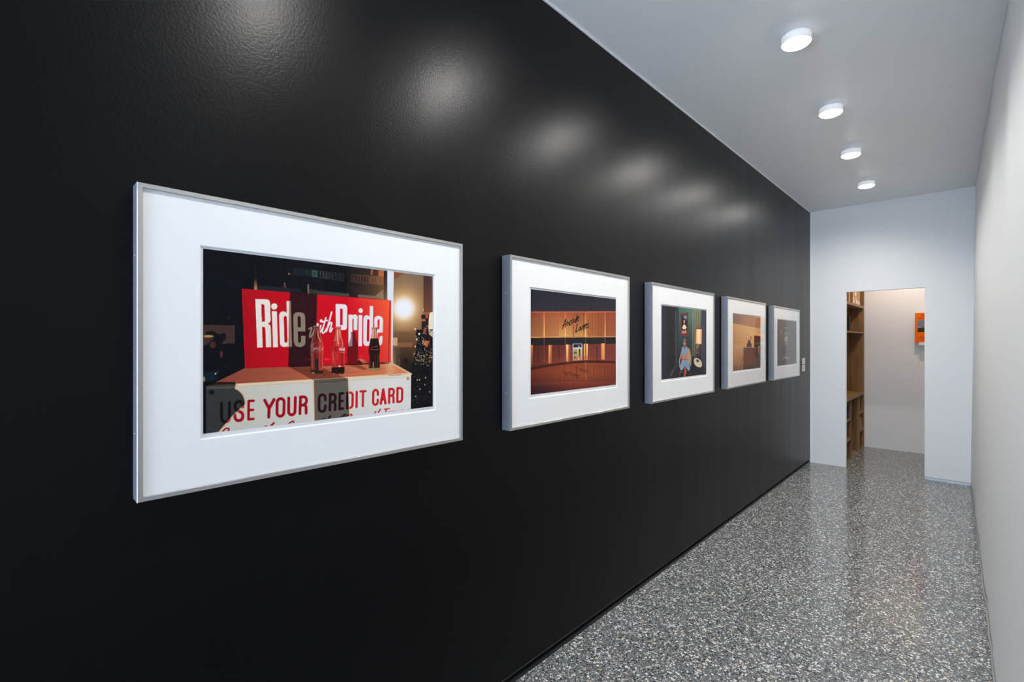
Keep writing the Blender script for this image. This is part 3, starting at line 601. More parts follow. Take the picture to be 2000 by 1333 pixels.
    for l in (bez([(205, 590), (170, 620), (160, 700), (180, 712), (205, 680)]), bez([(200, 650), (185, 670), (195, 690), (205, 665), (212, 690)]), bez([(232, 655), (215, 672), (222, 692), (236, 680)]), bez([(255, 655), (240, 672), (245, 690), (256, 665), (262, 690)]), [(265, 672), (276, 668)], bez([(315, 640), (285, 650), (280, 700), (305, 705)]), bez([(322, 665), (312, 680), (320, 698), (328, 675)]), [(338, 640), (332, 695)], bez([(347, 665), (338, 680), (346, 695)])): c.line(l, 6, CG, .9)
    c.line([(195, 715), (300, 718)], 5, CG, .6); c.line([(210, 742), (265, 744)], 6, CG, .4, .4)
    c.poly(b2, (186, 34, 34), .8, .3); c.poly([(540, 372), (630, 372), (642, 445), (560, 560), (510, 560), (536, 440)], (206, 110, 80), .7, 1)
    c.poly([(482, 985), (690, 978), (690, 1060), (668, 1092), (492, 1092), (477, 1060)], (26, 14, 14), .95, .4); c.ell(612, 965, 20, 10, (240, 226, 210)); c.ell(520, 1085, 22, 8, (156, 150, 80), .9, .5); c.ell(615, 1080, 12, 12, (120, 110, 60), .7, .6)
    for l, w_, k_ in (([(540, 330), (630, 330)], 14, (214, 130, 104)), ([(580, 375), (575, 450), (590, 600)], 16, (240, 190, 150)), ([(612, 375), (618, 460), (655, 560), (662, 640)], 14, (232, 160, 116)), ([(545, 390), (530, 480), (505, 570), (490, 670), (492, 760)], 9, (70, 50, 32)), ([(478, 680), (486, 770), (496, 860), (486, 970)], 6, (96, 110, 60)), ([(500, 750), (515, 900)], 8, (214, 176, 90)), ([(690, 660), (690, 745), (680, 830), (690, 960)], 6, (206, 150, 110)), ([(640, 760), (632, 960)], 10, (96, 30, 28)), ([(665, 760), (660, 960)], 7, (60, 22, 20)), ([(545, 760), (540, 960)], 7, (206, 90, 70)), ([(575, 770), (572, 860)], 6, (230, 130, 100)), ([(520, 600), (600, 590), (680, 600)], 5, (226, 130, 100)), ([(500, 735), (690, 740)], 5, (216, 110, 86))): c.line(l, w_, k_, .8, .5)
    c.line(bez([(575, 665), (548, 660), (545, 710), (578, 708)]), 10, (70, 20, 24), .9)
    for l in (bez([(620, 668), (606, 690), (620, 710), (632, 690), (620, 668)]), [(645, 645), (645, 712)], [(662, 672), (648, 690), (664, 712)], bez([(672, 692), (690, 688), (684, 670), (672, 690), (680, 712), (692, 706)])): c.line(l, 8, (236, 226, 222))
    c.line([(638, 742), (684, 742)], 7, (226, 190, 180), .7)
    c.poly(b3, (176, 100, 74), .92, .3); c.poly([(1112, 515), (1230, 510), (1262, 620), (1269, 700), (1254, 820), (1266, 960), (1262, 1000), (1086, 1000), (1084, 900), (1090, 820), (1078, 740), (1088, 650)], (34, 11, 14), .97, .4)
    c.poly([(1084, 996), (1264, 990), (1264, 1015), (1240, 1036), (1100, 1036), (1080, 1012)], (150, 122, 76), .9, .4); c.ell(1150, 1026, 26, 10, (120, 150, 70), .9, .4)
    for l, w_, k_ in (([(1140, 338), (1218, 338)], 12, (206, 146, 118)), ([(1158, 370), (1150, 500)], 20, (244, 200, 164)), ([(1196, 370), (1196, 500)], 12, (232, 176, 140)), ([(1210, 350), (1214, 380)], 12, (60, 30, 30)), ([(1092, 740), (1100, 980)], 6, (150, 120, 60)), ([(1120, 740), (1124, 980)], 6, (84, 36, 34)), ([(1160, 900), (1158, 985)], 14, (206, 160, 120)), ([(1200, 760), (1196, 980)], 7, (110, 52, 46)), ([(1236, 760), (1230, 985)], 7, (120, 70, 56)), ([(1110, 690), (1180, 700), (1255, 690)], 6, (196, 140, 110)), ([(1130, 660), (1200, 645), (1210, 620), (1230, 660)], 5, (180, 130, 110))): c.line(l, w_, k_, .8, .6)
    c.line([(345, 1120), (380, 1095), (410, 1080)], 12, (60, 14, 16), .8, .8)
    c.noise(0.05, 2)
    return c

# ---- picture 2: bowling hall at night
def picture_2():
    c = Canvas(1030, 555, 1210, 785, 6.0, (35, 33, 44)); c.fr(1020, 550, 5.5555)
    c.grad([(80, 70), (1030, 180), (1030, 335), (80, 340)], (500, 100), (36, 34, 45), (500, 330), (46, 44, 52))
    c.grad([(92, 330), (1020, 326), (1020, 602), (92, 612)], (500, 330), (184, 92, 60), (500, 600), (250, 180, 104))
    c.grad([(92, 330), (400, 330), (400, 612), (92, 612)], (92, 400), (120, 60, 42), (400, 400), (200, 116, 68), .55)
    c.grad([(700, 328), (1020, 328), (1020, 604), (700, 606)], (720, 400), (210, 116, 66), (1020, 400), (160, 74, 48), .75)
    # perforated screen: a lattice of openings, turning to upright bars on the right
    fx = lambda x: ((x/5.5555)+1020-c.x0)*c.ss; fy = lambda y: ((y/5.5555)+550-c.y0)*c.ss
    Y, X = np.mgrid[0:c.h, 0:c.w].astype(float)
    per = 2.15*c.ss
    lat = np.clip(0.5+0.9*np.cos(2*np.pi*X/per)*np.cos(2*np.pi*Y/(per*1.05)), 0, 1)
    bar = np.clip(0.5+0.8*np.cos(2*np.pi*X/(per*1.05)), 0, 1)*(0.8+0.2*np.cos(2*np.pi*Y/per))
    k = np.clip((X-fx(520))/(fx(700)-fx(520)), 0, 1)*np.clip((fx(960)-X)/(fx(960)-fx(880)), 0, 1)
    pat = lat*(1-k)+bar*k
    inside = ((X > fx(92)) & (X < fx(1018)) & (Y > fy(337)) & (Y < fy(600)))[..., None]
    c.a = np.where(inside, c.a*(0.40+0.78*pat[..., None]), c.a).clip(0, 1)
    for x, w_ in ((238, 12), (468, 14), (688, 14), (898, 12)): c.grad([(x-w_/2, 335), (x+w_/2, 335), (x+w_/2, 604), (x-w_/2, 604)], (x, 335), (206, 96, 58), (x, 604), (248, 186, 104))
    c.line([(556, 470), (556, 600)], 14, (150, 50, 40), .6, .5)
    c.line([(92, 331), (1018, 327)], 6, (196, 100, 70)); c.line([(92, 608), (1018, 601)], 7, (236, 168, 96))
    c.poly([(92, 612), (1018, 605), (1018, 680), (92, 705)], (34, 29, 34)); c.poly([(340, 625), (830, 620), (830, 632), (340, 637)], (50, 42, 46), .8, .3)
    c.grad([(92, 697), (1018, 676), (1018, 875), (700, 868), (300, 905), (92, 940)], (92, 800), (84, 36, 32), (600, 800), (120, 56, 48))
    for i in range(500):
        x, y = c.rs.randint(92, 1010), c.rs.randint(700, 860); c.line([(x, y), (x+14, y)], 3, [(74, 34, 32), (140, 66, 54)][i % 2], .5)
    for x in (175, 398, 812): c.poly([(x-7, 700), (x+5, 700), (x+5, 870), (x-7, 878)], (62, 28, 30), .8, .4)
    for q, k0, k1 in (([(92, 690), (116, 690), (106, 925), (92, 928)], (206, 112, 62), (170, 80, 48)), ([(282, 690), (322, 690), (318, 888), (282, 892)], (196, 108, 60), (176, 90, 50)), ([(292, 690), (303, 690), (300, 890), (289, 890)], (240, 176, 108), (214, 140, 80)),
                      ([(476, 684), (502, 684), (500, 870), (478, 872)], (244, 200, 130), (224, 160, 92)), ([(508, 684), (520, 684), (518, 868), (508, 870)], (180, 92, 56), (150, 70, 46)), ([(672, 678), (712, 678), (710, 856), (672, 858)], (246, 200, 124), (224, 160, 92)), ([(686, 678), (694, 678), (694, 858), (686, 858)], (170, 100, 66), (170, 100, 66)), ([(858, 672), (898, 672), (896, 850), (860, 851)], (236, 166, 92), (216, 140, 76))): c.grad(q, (0, 690), k0, (0, 880), k1)
    for x in (238, 468, 688, 898): c.line([(x, 612), (x, 875)], 9, (132, 64, 50), .95)
    c.poly([(548, 672), (652, 672), (650, 856), (550, 860)], (206, 192, 210)); c.poly([(548, 668), (654, 668), (654, 678), (548, 678)], (44, 96, 80)); c.poly([(556, 682), (644, 682), (644, 716), (556, 718)], (20, 26, 28)); c.ell(612, 700, 14, 6, (90, 130, 120), .8, .4); c.ell(615, 708, 5, 5, (230, 240, 235))
    c.poly([(557, 734), (595, 734), (595, 812), (557, 812)], (168, 158, 86)); c.poly([(604, 734), (642, 734), (642, 812), (604, 812)], (178, 166, 92)); c.poly([(557, 765), (595, 765), (595, 785), (557, 785)], (60, 60, 50), .8, .3); c.poly([(617, 734), (628, 734), (628, 812), (617, 812)], (26, 28, 30)); c.poly([(557, 815), (642, 812), (642, 852), (557, 855)], (190, 130, 90))
    c.ell(570, 825, 10, 8, (30, 26, 30)); c.ell(612, 842, 6, 12, (240, 240, 235)); c.poly([(672, 822), (712, 820), (712, 828), (672, 830)], (150, 80, 54))
    # street with its reflection
    cur = bez([(80, 948), (300, 905), (500, 880), (720, 866), (1030, 872)])
    c.grad(cur+[(1030, 1300), (80, 1300)], (500, 880), (132, 56, 38), (500, 1240), (86, 36, 33)); c.grad([(80, 1100), (1030, 1060), (1030, 1300), (80, 1300)], (500, 1090), (112, 48, 38), (500, 1240), (66, 28, 34), 1, 3)
    c.glow(620, 980, 280, 90, (178, 88, 52), .9); c.glow(120, 1200, 170, 70, (50, 26, 34), .8)
    inside = ((Y > fy(900)) & (Y < fy(1090)))[..., None]; c.a = np.where(inside, c.a*(0.84+0.26*np.cos(2*np.pi*X/(per*1.1))[..., None]), c.a).clip(0, 1)
    c.line([(x, y+6) for x, y in cur], 26, (56, 24, 26), .85, 1.2); c.line([(688, 880), (688, 1070)], 10, (206, 110, 60), .6, .8); c.line([(500, 880), (500, 1000)], 12, (170, 84, 50), .5, 1)
    # brush-script name on the screen
    c.fr(1090, 600, 16.66); K = (20, 13, 17)
    def sc(kf, kc, wd, al, so):
        for l in (bez([(138, 715), (185, 600), (235, 430), (258, 395), (250, 520), (232, 655)]), [(140, 612), (180, 588), (285, 545)], bez([(310, 465), (300, 540), (285, 605)]), bez([(305, 530), (335, 500), (358, 520), (350, 590)]), bez([(425, 440), (392, 462), (375, 540), (390, 595), (428, 560)]), bez([(498, 385), (455, 440), (440, 525), (478, 510), (505, 400), (492, 500), (520, 495)]),
                  bez([(600, 375), (552, 420), (535, 490), (565, 492), (600, 390), (622, 272)]), [(600, 380), (575, 515)], bez([(630, 400), (678, 345), (668, 305), (635, 350), (622, 430), (650, 462), (682, 425)]),
                  bez([(625, 555), (600, 640), (572, 825)]), bez([(572, 830), (610, 790), (645, 772)]), bez([(738, 650), (695, 675), (672, 765), (715, 745), (742, 655), (740, 745)]), [(800, 605), (768, 740)], bez([(785, 680), (845, 590), (828, 690), (822, 768)]), bez([(868, 650), (915, 590), (915, 545), (880, 585), (868, 680), (900, 690), (925, 655)]), bez([(992, 525), (958, 560), (985, 610), (980, 668), (935, 680)])):
            c.line([kf(p) for p in l], wd, kc, al, so)
    sc(lambda p: p, K, 25, 1, .25)
    sc(lambda p: (p[0], 2523-p[1]*0.69), (74, 28, 28), 24, .55, 1.2)
    c.noise(0.05, 3); return c

# ---- picture 3: seated woman, lamp, portrait on a green wall
def picture_3():
    c = Canvas(1285, 590, 1388, 750, 7.0, (40, 37, 43)); c.fr(1280, 570, 6.6667)
    c.poly([(60, 160), (150, 180), (160, 1160), (60, 1160)], (46, 44, 54), 1, 2); c.poly([(150, 180), (262, 190), (262, 960), (160, 1000)], (38, 35, 37), 1, 1.5); c.poly([(262, 190), (320, 190), (310, 980), (270, 985)], (44, 52, 60), 1, 1)
    c.line([(262, 260), (266, 560), (270, 940)], 5, (134, 140, 122), .7, .8); c.line([(290, 210), (290, 960)], 7, (30, 36, 42), .6, .6)
    c.grad([(305, 195), (485, 225), (475, 860), (300, 940)], (400, 240), (62, 104, 94), (400, 860), (34, 40, 44), 1, 1); c.glow(455, 290, 60, 110, (84, 130, 116), .6)
    c.grad([(482, 225), (605, 240), (592, 520), (530, 870), (472, 870)], (500, 240), (124, 128, 102), (500, 860), (66, 64, 54), 1, .6)
    for i, x in enumerate((492, 506, 520, 534, 548, 562, 576, 590)): c.line([(x, 225), (x-12, 860)], 6, [(152, 152, 118), (66, 68, 56)][i % 2], .6, .4)
    c.poly([(600, 235), (680, 250), (670, 1100), (590, 1100), (588, 700)], (54, 52, 62), 1, .8); c.line([(622, 430), (600, 800)], 6, (84, 90, 96), .6, .8); c.line([(640, 300), (630, 460)], 5, (76, 80, 88), .6, .8)
    c.poly([(300, 880), (480, 850), (590, 850), (665, 1100), (300, 1130)], (30, 27, 30), 1, 4); c.poly([(262, 970), (268, 968), (215, 1085), (185, 1105), (200, 1060)], (92, 96, 98), .8, 2)
    c.poly([(325, 285), (430, 267), (430, 582), (330, 576)], (122, 62, 42)); c.poly([(331, 292), (424, 275), (424, 574), (335, 568)], (84, 40, 30), .7, .3); c.poly([(342, 313), (412, 300), (412, 548), (346, 545)], (26, 28, 42))
    c.glow(388, 335, 16, 20, (170, 186, 186), .9); c.ell(375, 360, 12, 16, (34, 26, 30)); c.ell(376, 392, 11, 24, (202, 142, 116)); c.poly([(350, 465), (368, 430), (385, 428), (406, 465), (395, 488), (358, 488)], (232, 208, 184)); c.poly([(340, 545), (352, 500), (372, 510), (398, 495), (410, 545)], (198, 122, 112)); c.line([(352, 486), (375, 512), (396, 486)], 7, (70, 40, 46))
    c.ell(432, 850, 31, 118, (150, 132, 98), 1, .3); c.ell(430, 850, 20, 98, (176, 156, 116), .8, .5); c.line(bez([(342, 780), (326, 850), (315, 900), (320, 985)]), 13, (172, 146, 106)); c.line(bez([(450, 800), (462, 860), (460, 965)]), 13, (172, 146, 106)); c.line([(318, 1040), (360, 1055)], 7, (140, 120, 86)); c.line([(322, 1045), (320, 1090)], 7, (120, 100, 74)); c.line([(455, 1045), (452, 1085)], 7, (120, 100, 74))
    c.poly(bez([(345, 730), (362, 716), (382, 730), (402, 712), (420, 740), (422, 800), (418, 870), (440, 950), (452, 1005), (430, 1030), (405, 1000), (378, 985), (350, 1020), (322, 1012), (335, 930), (350, 860), (343, 800), (345, 730)], 4), (124, 150, 178))
    c.line([(375, 735), (378, 880)], 6, (92, 116, 142), .7, .4); c.line([(400, 900), (425, 1010)], 8, (96, 120, 148), .6, .6); c.line([(345, 950), (335, 1010)], 7, (150, 176, 200), .6, .5); c.line([(385, 900), (370, 985)], 6, (96, 118, 146), .6, .5)
    c.line(bez([(348, 830), (348, 880), (372, 868), (418, 830)]), 19, (196, 104, 76)); c.line(bez([(416, 790), (412, 842), (385, 866)]), 19, (206, 116, 84)); c.line(bez([(352, 885), (388, 882), (426, 888)]), 20, (186, 92, 66)); c.line([(372, 720), (384, 752), (394, 722)], 9, (176, 92, 70))
    c.ell(383, 668, 17, 42, (158, 98, 76)); c.ell(377, 674, 10, 32, (206, 136, 106), .8, .4); c.ell(382, 628, 18, 18, (112, 102, 108)); c.line([(370, 655), (396, 655)], 7, (56, 32, 30), .8, .3); c.ell(386, 716, 9, 6, (96, 54, 46), .8, .5); c.line([(376, 690), (390, 690)], 4, (110, 40, 40))
    c.line([(386, 985), (383, 1060), (382, 1110)], 24, (164, 76, 56)); c.line([(402, 1025), (400, 1070)], 10, (196, 110, 80), .9)
    c.grad([(533, 484), (607, 488), (602, 675), (585, 686), (572, 676), (558, 686), (545, 674), (524, 680)], (525, 580), (236, 160, 104), (570, 580), (255, 226, 182)); c.grad([(572, 486), (607, 488), (602, 675), (572, 680)], (572, 580), (255, 226, 182), (606, 580), (224, 140, 90)); c.poly([(533, 476), (608, 480), (607, 492), (533, 488)], (130, 60, 38)); c.line([(568, 440), (568, 476)], 8, (160, 76, 60))
    c.line([(556, 685), (552, 740)], 12, (210, 112, 60)); c.ell(553, 765, 16, 26, (110, 52, 38)); c.line([(552, 790), (550, 850)], 26, (36, 24, 28), .9, .6); c.ell(551, 795, 12, 6, (196, 110, 70))
    c.poly(bez([(500, 895), (512, 868), (545, 866), (585, 890), (606, 930), (602, 975), (570, 985), (530, 968), (506, 935), (500, 895)], 4), (212, 196, 168)); c.poly([(528, 888), (552, 880), (575, 905), (555, 922), (535, 912)], (58, 48, 42), .9, .5); c.line([(590, 800), (600, 880)], 5, (96, 98, 92), .7, .6)
    c.noise(0.06, 4); return c

# ---- picture 4: figurine on a chest
def picture_4():
    c = Canvas(1428, 608, 1490, 730, 8.0, (150, 106, 74)); c.fr(1425, 605, 10.25)
    c.grad([(60, 200), (640, 300), (640, 1250), (60, 1250)], (60, 700), (182, 128, 82), (420, 500), (226, 172, 108)); c.grad([(60, 700), (640, 700), (640, 1250), (60, 1250)], (300, 700), (216, 160, 100), (200, 1250), (140, 98, 70), .8, 6)
    c.grad([(60, 60), (640, 130), (640, 388), (60, 272)], (60, 150), (112, 82, 78), (340, 200), (172, 118, 88), 1, .4)
    c.poly([(488, 520), (640, 535), (640, 1200), (525, 1200), (535, 760), (488, 755)], (34, 22, 22), 1, .3); c.poly([(500, 540), (575, 545), (575, 640), (500, 635)], (58, 38, 36), .8, .5)
    c.poly([(278, 765), (542, 768), (532, 1090), (282, 1106)], (104, 48, 38)); c.poly([(278, 765), (542, 768), (540, 790), (280, 790)], (62, 34, 32), 1, .4); c.glow(305, 800, 20, 26, (124, 118, 136), .8); c.poly([(526, 780), (542, 770), (534, 1090), (520, 1092)], (60, 30, 28), .8, .4); c.glow(410, 1000, 90, 80, (116, 54, 40), .5)
    c.poly([(270, 1106), (532, 1090), (640, 1080), (640, 1210), (268, 1215)], (48, 32, 32)); c.poly([(276, 1112), (530, 1096), (530, 1118), (276, 1132)], (104, 96, 92), .8, .5); c.poly([(280, 1165), (600, 1140), (600, 1200), (280, 1205)], (88, 38, 34), .9, .5)
    c.poly([(565, 742), (604, 742), (598, 856), (585, 868), (568, 856)], (196, 72, 42), 1, .3); c.ell(584, 742, 20, 8, (236, 204, 156)); c.line([(584, 865), (584, 890)], 12, (190, 96, 54)); c.ell(560, 955, 12, 7, (140, 84, 56), .9, .4); c.line([(605, 890), (608, 950)], 9, (130, 40, 40), .8, .5)
    c.ell(390, 750, 58, 11, (160, 82, 50)); c.poly(bez([(342, 742), (345, 695), (366, 660), (372, 622), (395, 612), (418, 630), (425, 672), (442, 705), (438, 745)], 4), (52, 30, 30)); c.line(bez([(402, 640), (420, 600), (430, 540)]), 15, (124, 62, 48)); c.ell(390, 690, 16, 20, (84, 50, 46), .8, .6); c.line([(350, 715), (435, 712)], 6, (100, 56, 48), .7)
    c.ell(363, 545, 22, 60, (70, 40, 34)); c.ell(363, 545, 16, 52, (222, 186, 164)); c.glow(363, 545, 8, 20, (240, 220, 214), .8)
    c.line([(276, 935), (240, 1080), (198, 1212)], 7, (40, 28, 24), 1, .3); c.glow(110, 1180, 50, 40, (110, 78, 58), .8)
    c.noise(0.05, 4); return c

# ---- picture 5: dark cabinet with small lights
def picture_5():
    c = Canvas(1514, 620, 1560, 720, 9.0, (50, 40, 38)); c.fr(1505, 610, 11.1)
    c.glow(300, 500, 150, 400, (62, 48, 44), .8)
    for l in ([(212, 320), (432, 326)], [(216, 320), (222, 715)], [(430, 326), (428, 990)], [(222, 495), (428, 490)], [(222, 715), (428, 705)]): c.line(l, 5, (116, 94, 74), .7, .4)
    c.line([(222, 715), (228, 1010)], 4, (90, 74, 64), .6, .5)
    c.glow(322, 345, 32, 9, (120, 156, 142), .9); c.glow(326, 462, 16, 24, (116, 166, 164), .95); c.line([(238, 400), (235, 485)], 10, (184, 174, 150), .9, .4); c.ell(427, 452, 7, 14, (196, 176, 140), .9, .5)
    c.ell(335, 585, 36, 62, (186, 168, 152), 1, .8); c.ell(343, 595, 16, 22, (92, 80, 76), .9, .8); c.ell(318, 545, 9, 12, (90, 76, 70), .8, .6); c.glow(334, 668, 22, 14, (110, 150, 146), .9)
    for x, y in ((235, 690), (298, 692), (370, 685), (228, 712), (428, 640), (425, 500), (345, 700), (322, 708)): c.ell(x, y, 9, 9, (170, 150, 130), .8, .6)
    c.line([(348, 890), (350, 985)], 13, (170, 160, 166), .9, .5); c.poly(bez([(238, 1030), (280, 985), (305, 945), (345, 975), (390, 985), (412, 1012), (340, 1022), (290, 1018), (238, 1030)], 4), (142, 134, 146), .9, .8)
    for i in range(40):
        x, y = c.rs.randint(260, 405), c.rs.randint(960, 1020); c.line([(x, y), (x+14, y+c.rs.randint(-8, 8))], 4, [(196, 190, 200), (80, 70, 76)][i % 2], .8)
    c.noise(0.05, 4); return c

# ------------------------------------------------------------------ framed pictures
XB, XF, XM, XP, XG = 0.004, 0.054, 0.0478, 0.0440, 0.0500
LIP = 0.0115
def ring(loops):
    """loops: list of [4 corner points]; successive loops joined by quads"""
    v = [p for l in loops for p in l]; f = []
    for i in range(len(loops)-1):
        for k in range(4): f.append((i*4+k, i*4+(k+1) % 4, (i+1)*4+(k+1) % 4, (i+1)*4+k))
    return v, f
def rect(x, y0, y1, z0, z1, o=0.0): return [(x, y0+o, z0+o), (x, y1-o, z0+o), (x, y1-o, z1-o), (x, y0+o, z1-o)]
def project(x, y, z):
    """where a point on the picture plane falls on the sheet the artwork was laid out on"""
    dx, dy, dz = x-CAM_X, y, z-CAM_Z; c_, s_ = math.cos(YAW), math.sin(YAW)
    r = dx*c_+dy*s_; f = -dx*s_+dy*c_
    return 1000+F*r/f, 668-F*dz/f

def framed(y0, y1, z0, z1, win, pr, art, nu, nv, label, sign):
    cy, cz = (y0+y1)/2, (z0+z1)/2
    t = empty('picture_frame', (0, cy, z0), label, 'framed photograph', 'framed photographs hung in a row on the black wall')
    def L(p): return (p[0], p[1]-cy, p[2]-z0)
    def add(name, v, f, m, parent=t, smooth=False): return mesh_obj(name, [L(p) for p in v], f, m, parent, smooth)
    b = 0.0008
    v, f = ring([rect(XB, y0, y1, z0, z1), rect(XF-b, y0, y1, z0, z1), rect(XF, y0, y1, z0, z1, b), rect(XF, y0, y1, z0, z1, LIP-b), rect(XF-b, y0, y1, z0, z1, LIP), rect(XM-0.0002, y0, y1, z0, z1, LIP), rect(XM-0.0002, y0, y1, z0, z1, 0.003), rect(XB, y0, y1, z0, z1, 0.003), rect(XB, y0, y1, z0, z1)])
    fo = add('frame', v, f, M_alu); fo.data.materials.append(M_side)
    for p in fo.data.polygons:
        if abs(p.normal.x) < 0.3 and p.area > 0.01: p.material_index = 1
    v, f = ring([rect(XP-0.0006, y0, y1, z0, z1, 0.0035), rect(XM-0.0004, y0, y1, z0, z1, 0.0035), (rect(XM-0.0004, *win)), rect(XP+0.0002, *win, 0.0036), rect(XP-0.0006, *win, 0.0036), rect(XP-0.0006, y0, y1, z0, z1, 0.0035)])
    add('mat', v, f, M_mat)
    paper = add('backing_sheet', [p for p in rect(XP-0.0016, win[0]-0.02, win[1]+0.02, win[2]-0.02, win[3]+0.02)]+rect(XP-0.0008, win[0]-0.02, win[1]+0.02, win[2]-0.02, win[3]+0.02), [(0, 1, 2, 3), (4, 5, 6, 7), (0, 1, 5, 4), (1, 2, 6, 5), (2, 3, 7, 6), (3, 0, 4, 7)], M_paper)
    add('board', rect(XB+0.001, y0, y1, z0, z1, 0.0032)+rect(XB+0.003, y0, y1, z0, z1, 0.0032), [(0, 1, 2, 3), (4, 5, 6, 7), (0, 1, 5, 4), (1, 2, 6, 5), (2, 3, 7, 6), (3, 0, 4, 7)], simple('grey_backboard', (120, 120, 120), 0.8, noise=.05))
    add('glazing', rect(XG, y0, y1, z0, z1, LIP-0.003), [(0, 1, 2, 3)], M_glass if y0 < 3.5 else M_glass_plain)
    # the print: a flat sheet whose image is held in a colour attribute
    U, V = np.meshgrid(np.linspace(pr[0], pr[1], nu), np.linspace(pr[2], pr[3], nv)); u, vv = U.ravel(), V.ravel()
    xs = XP-0.0004; px, py = project(xs, u, vv)
    col = np.clip(art.sample(px, py), 0, 1); col = np.where(col <= 0.04045, col/12.92, ((col+0.055)/1.055)**2.4)
    col = np.maximum(col-(0.001 if y0 < 3.5 else 0.015), 0.0006)
    me = bpy.data.meshes.new('photographic_print'); co = np.stack([np.full(u.size, xs), u-cy, vv-z0], 1)
    a = np.arange(nu*nv).reshape(nv, nu); q = np.stack([a[:-1, :-1], a[:-1, 1:], a[1:, 1:], a[1:, :-1]], -1).reshape(-1, 4)
    me.vertices.add(len(co)); me.vertices.foreach_set('co', co.ravel().astype(np.float32))
    me.loops.add(q.size); me.loops.foreach_set('vertex_index', q.ravel().astype(np.int32))
    me.polygons.add(len(q)); me.polygons.foreach_set('loop_start', np.arange(0, q.size, 4, dtype=np.int32)); me.polygons.foreach_set('loop_total', np.full(len(q), 4, np.int32))
    me.update(calc_edges=True); at = me.color_attributes.new('paint', 'FLOAT_COLOR', 'POINT')
    at.data.foreach_set('color', np.concatenate([col, np.ones((len(col), 1))], 1).ravel().astype(np.float32))
    me.materials.append(M_print); link(bpy.data.objects.new('photographic_print', me), t)
    # pencilled signature on the border under the image
    if sign:
        rnd = random.Random(int(y0*100)); pts = []; x = pr[1]-0.060; zb = pr[2]-0.0065
        while x < pr[1]-0.008:
            pts.append((x, zb+rnd.uniform(-.0014, .0022))); x += rnd.uniform(.0010, .0024)
        mb = MB()
        for (a0, b0), (a1, b1) in zip(pts, pts[1:]):
            if rnd.random() < .12: continue
            w_ = .0004; mb.quad(L((XP-0.0007, a0, b0-w_)), L((XP-0.0007, a1, b1-w_)), L((XP-0.0007, a1, b1+w_)), L((XP-0.0007, a0, b0+w_)))
        mb.build('signature', M_ink, paper)
    for zz in (1.705, 1.283):
        mb = MB().lathe([(0.0022, 0.0), (0.0022, 0.0010), (0.0012, 0.0014), (0.0008, 0.0008), (0.0003, 0.0008)], 16)
        o = mb.build('screw', M_screw, t, smooth=True); o.location = (0.028, y0-cy, zz-z0); o.rotation_euler = (R(90), 0, 0)
    return t
Z0, Z1 = 1.1235, 1.8670
framed(0.2116, 1.2038, 1.1243, 1.8730, (0.3392, 1.0795, 1.2510, 1.7445), (0.3474, 1.0700, 1.2655, 1.7372), picture_1(), 720, 480,
       'silver-framed photograph of a red Ride with Pride sign and three bottles, nearest the camera', True)
framed(1.4659, 2.4440, 1.1235, 1.8680, (1.5960, 2.3190, 1.2480, 1.7425), (1.6070, 2.3130, 1.2645, 1.7338), picture_2(), 420, 300,
       'silver-framed photograph of an orange-lit Arcade Lanes building at night', True)
framed(2.7080, 3.6900, 1.1221, 1.8645, (2.8400, 3.5660, 1.2470, 1.7378), (2.8510, 3.5610, 1.2610, 1.7298), picture_3(), 320, 280,
       'silver-framed photograph of a seated woman in a blue dress beside a lit lamp', True)
framed(3.9600, 4.9480, 1.1215, 1.8625, (4.0930, 4.8230, 1.2478, 1.7355), (4.1070, 4.8240-0.006, 1.2600, 1.7290), picture_4(), 260, 240,
       'silver-framed photograph of a dark figurine on a brown chest before a yellow wall', False)
framed(5.2005, 6.1820, 1.1180, 1.8570, (5.3360, 6.0880, 1.2450, 1.7318), (5.3550, 6.0820, 1.2570, 1.7255), picture_5(), 220, 200,
       'silver-framed photograph of a dim brown cabinet with small lights, farthest from the camera', False)

# two caption cards
for z0_, z1_, lb in ((1.2315, 1.3050, 'small white caption card right of the farthest picture, the upper of the two'), (1.1480, 1.2250, 'small white caption card right of the farthest picture, the lower of the two')):
    t = empty('caption_card', (0, 6.585, z0_), lb, 'wall label', 'caption cards by the farthest picture')
    MB().box(0.0, 0.005, -0.061, 0.061, 0, z1_-z0_).build('card', simple('white_card', (214, 216, 220), 0.6, noise=.02), t, bevel=0.0006)
    mb = MB()
    for k, wd in enumerate((0.05, 0.07, 0.09, 0.06)): mb.box(0.005, 0.0053, -0.05, -0.05+wd, (z1_-z0_)-0.017-k*0.012, (z1_-z0_)-0.014-k*0.012)
    mb.build('printed_lines', simple('grey_ink', (168, 169, 172), 0.6, noise=.02), t)

# ------------------------------------------------------------------ bookcase in the back room
BX = 0.345; BY0, BY1 = 6.985, 8.478
bc = empty('bookcase', (0, BY0, 0), 'tall built-in oak bookcase seen through the doorway, on its left side', 'bookcase')
def bpart(name, *b): return MB().box(b[0], b[1], b[2]-BY0, b[3]-BY0, b[4], b[5]).build(name, M_oak, bc, bevel=0.001)
bpart('end_panel', 0.012, BX, 8.450, BY1, 0.0, 2.45)
bpart('end_panel', 0.012, BX, BY0, BY0+0.02, 0.0, 2.45)
bpart('back_panel', -0.008, 0.012, BY0, BY1, 0.0, 2.45)
bpart('top_panel', 0.012, BX, BY0+0.02, 8.450, 2.42, 2.45)
bpart('shelf', 0.012, BX-0.002, BY0+0.02, 8.450, 1.970, 2.007)
bpart('shelf', 0.012, BX-0.002, BY0+0.02, 8.450, 1.616, 1.636)
bpart('countertop', 0.012, BX, BY0+0.02, 8.450, 0.755, 0.790)
bpart('divider', 0.012, BX-0.002, 7.445, 7.470, 0.0, 0.755)
bpart('divider', 0.012, BX-0.002, 8.090, 8.115, 0.0, 0.755)
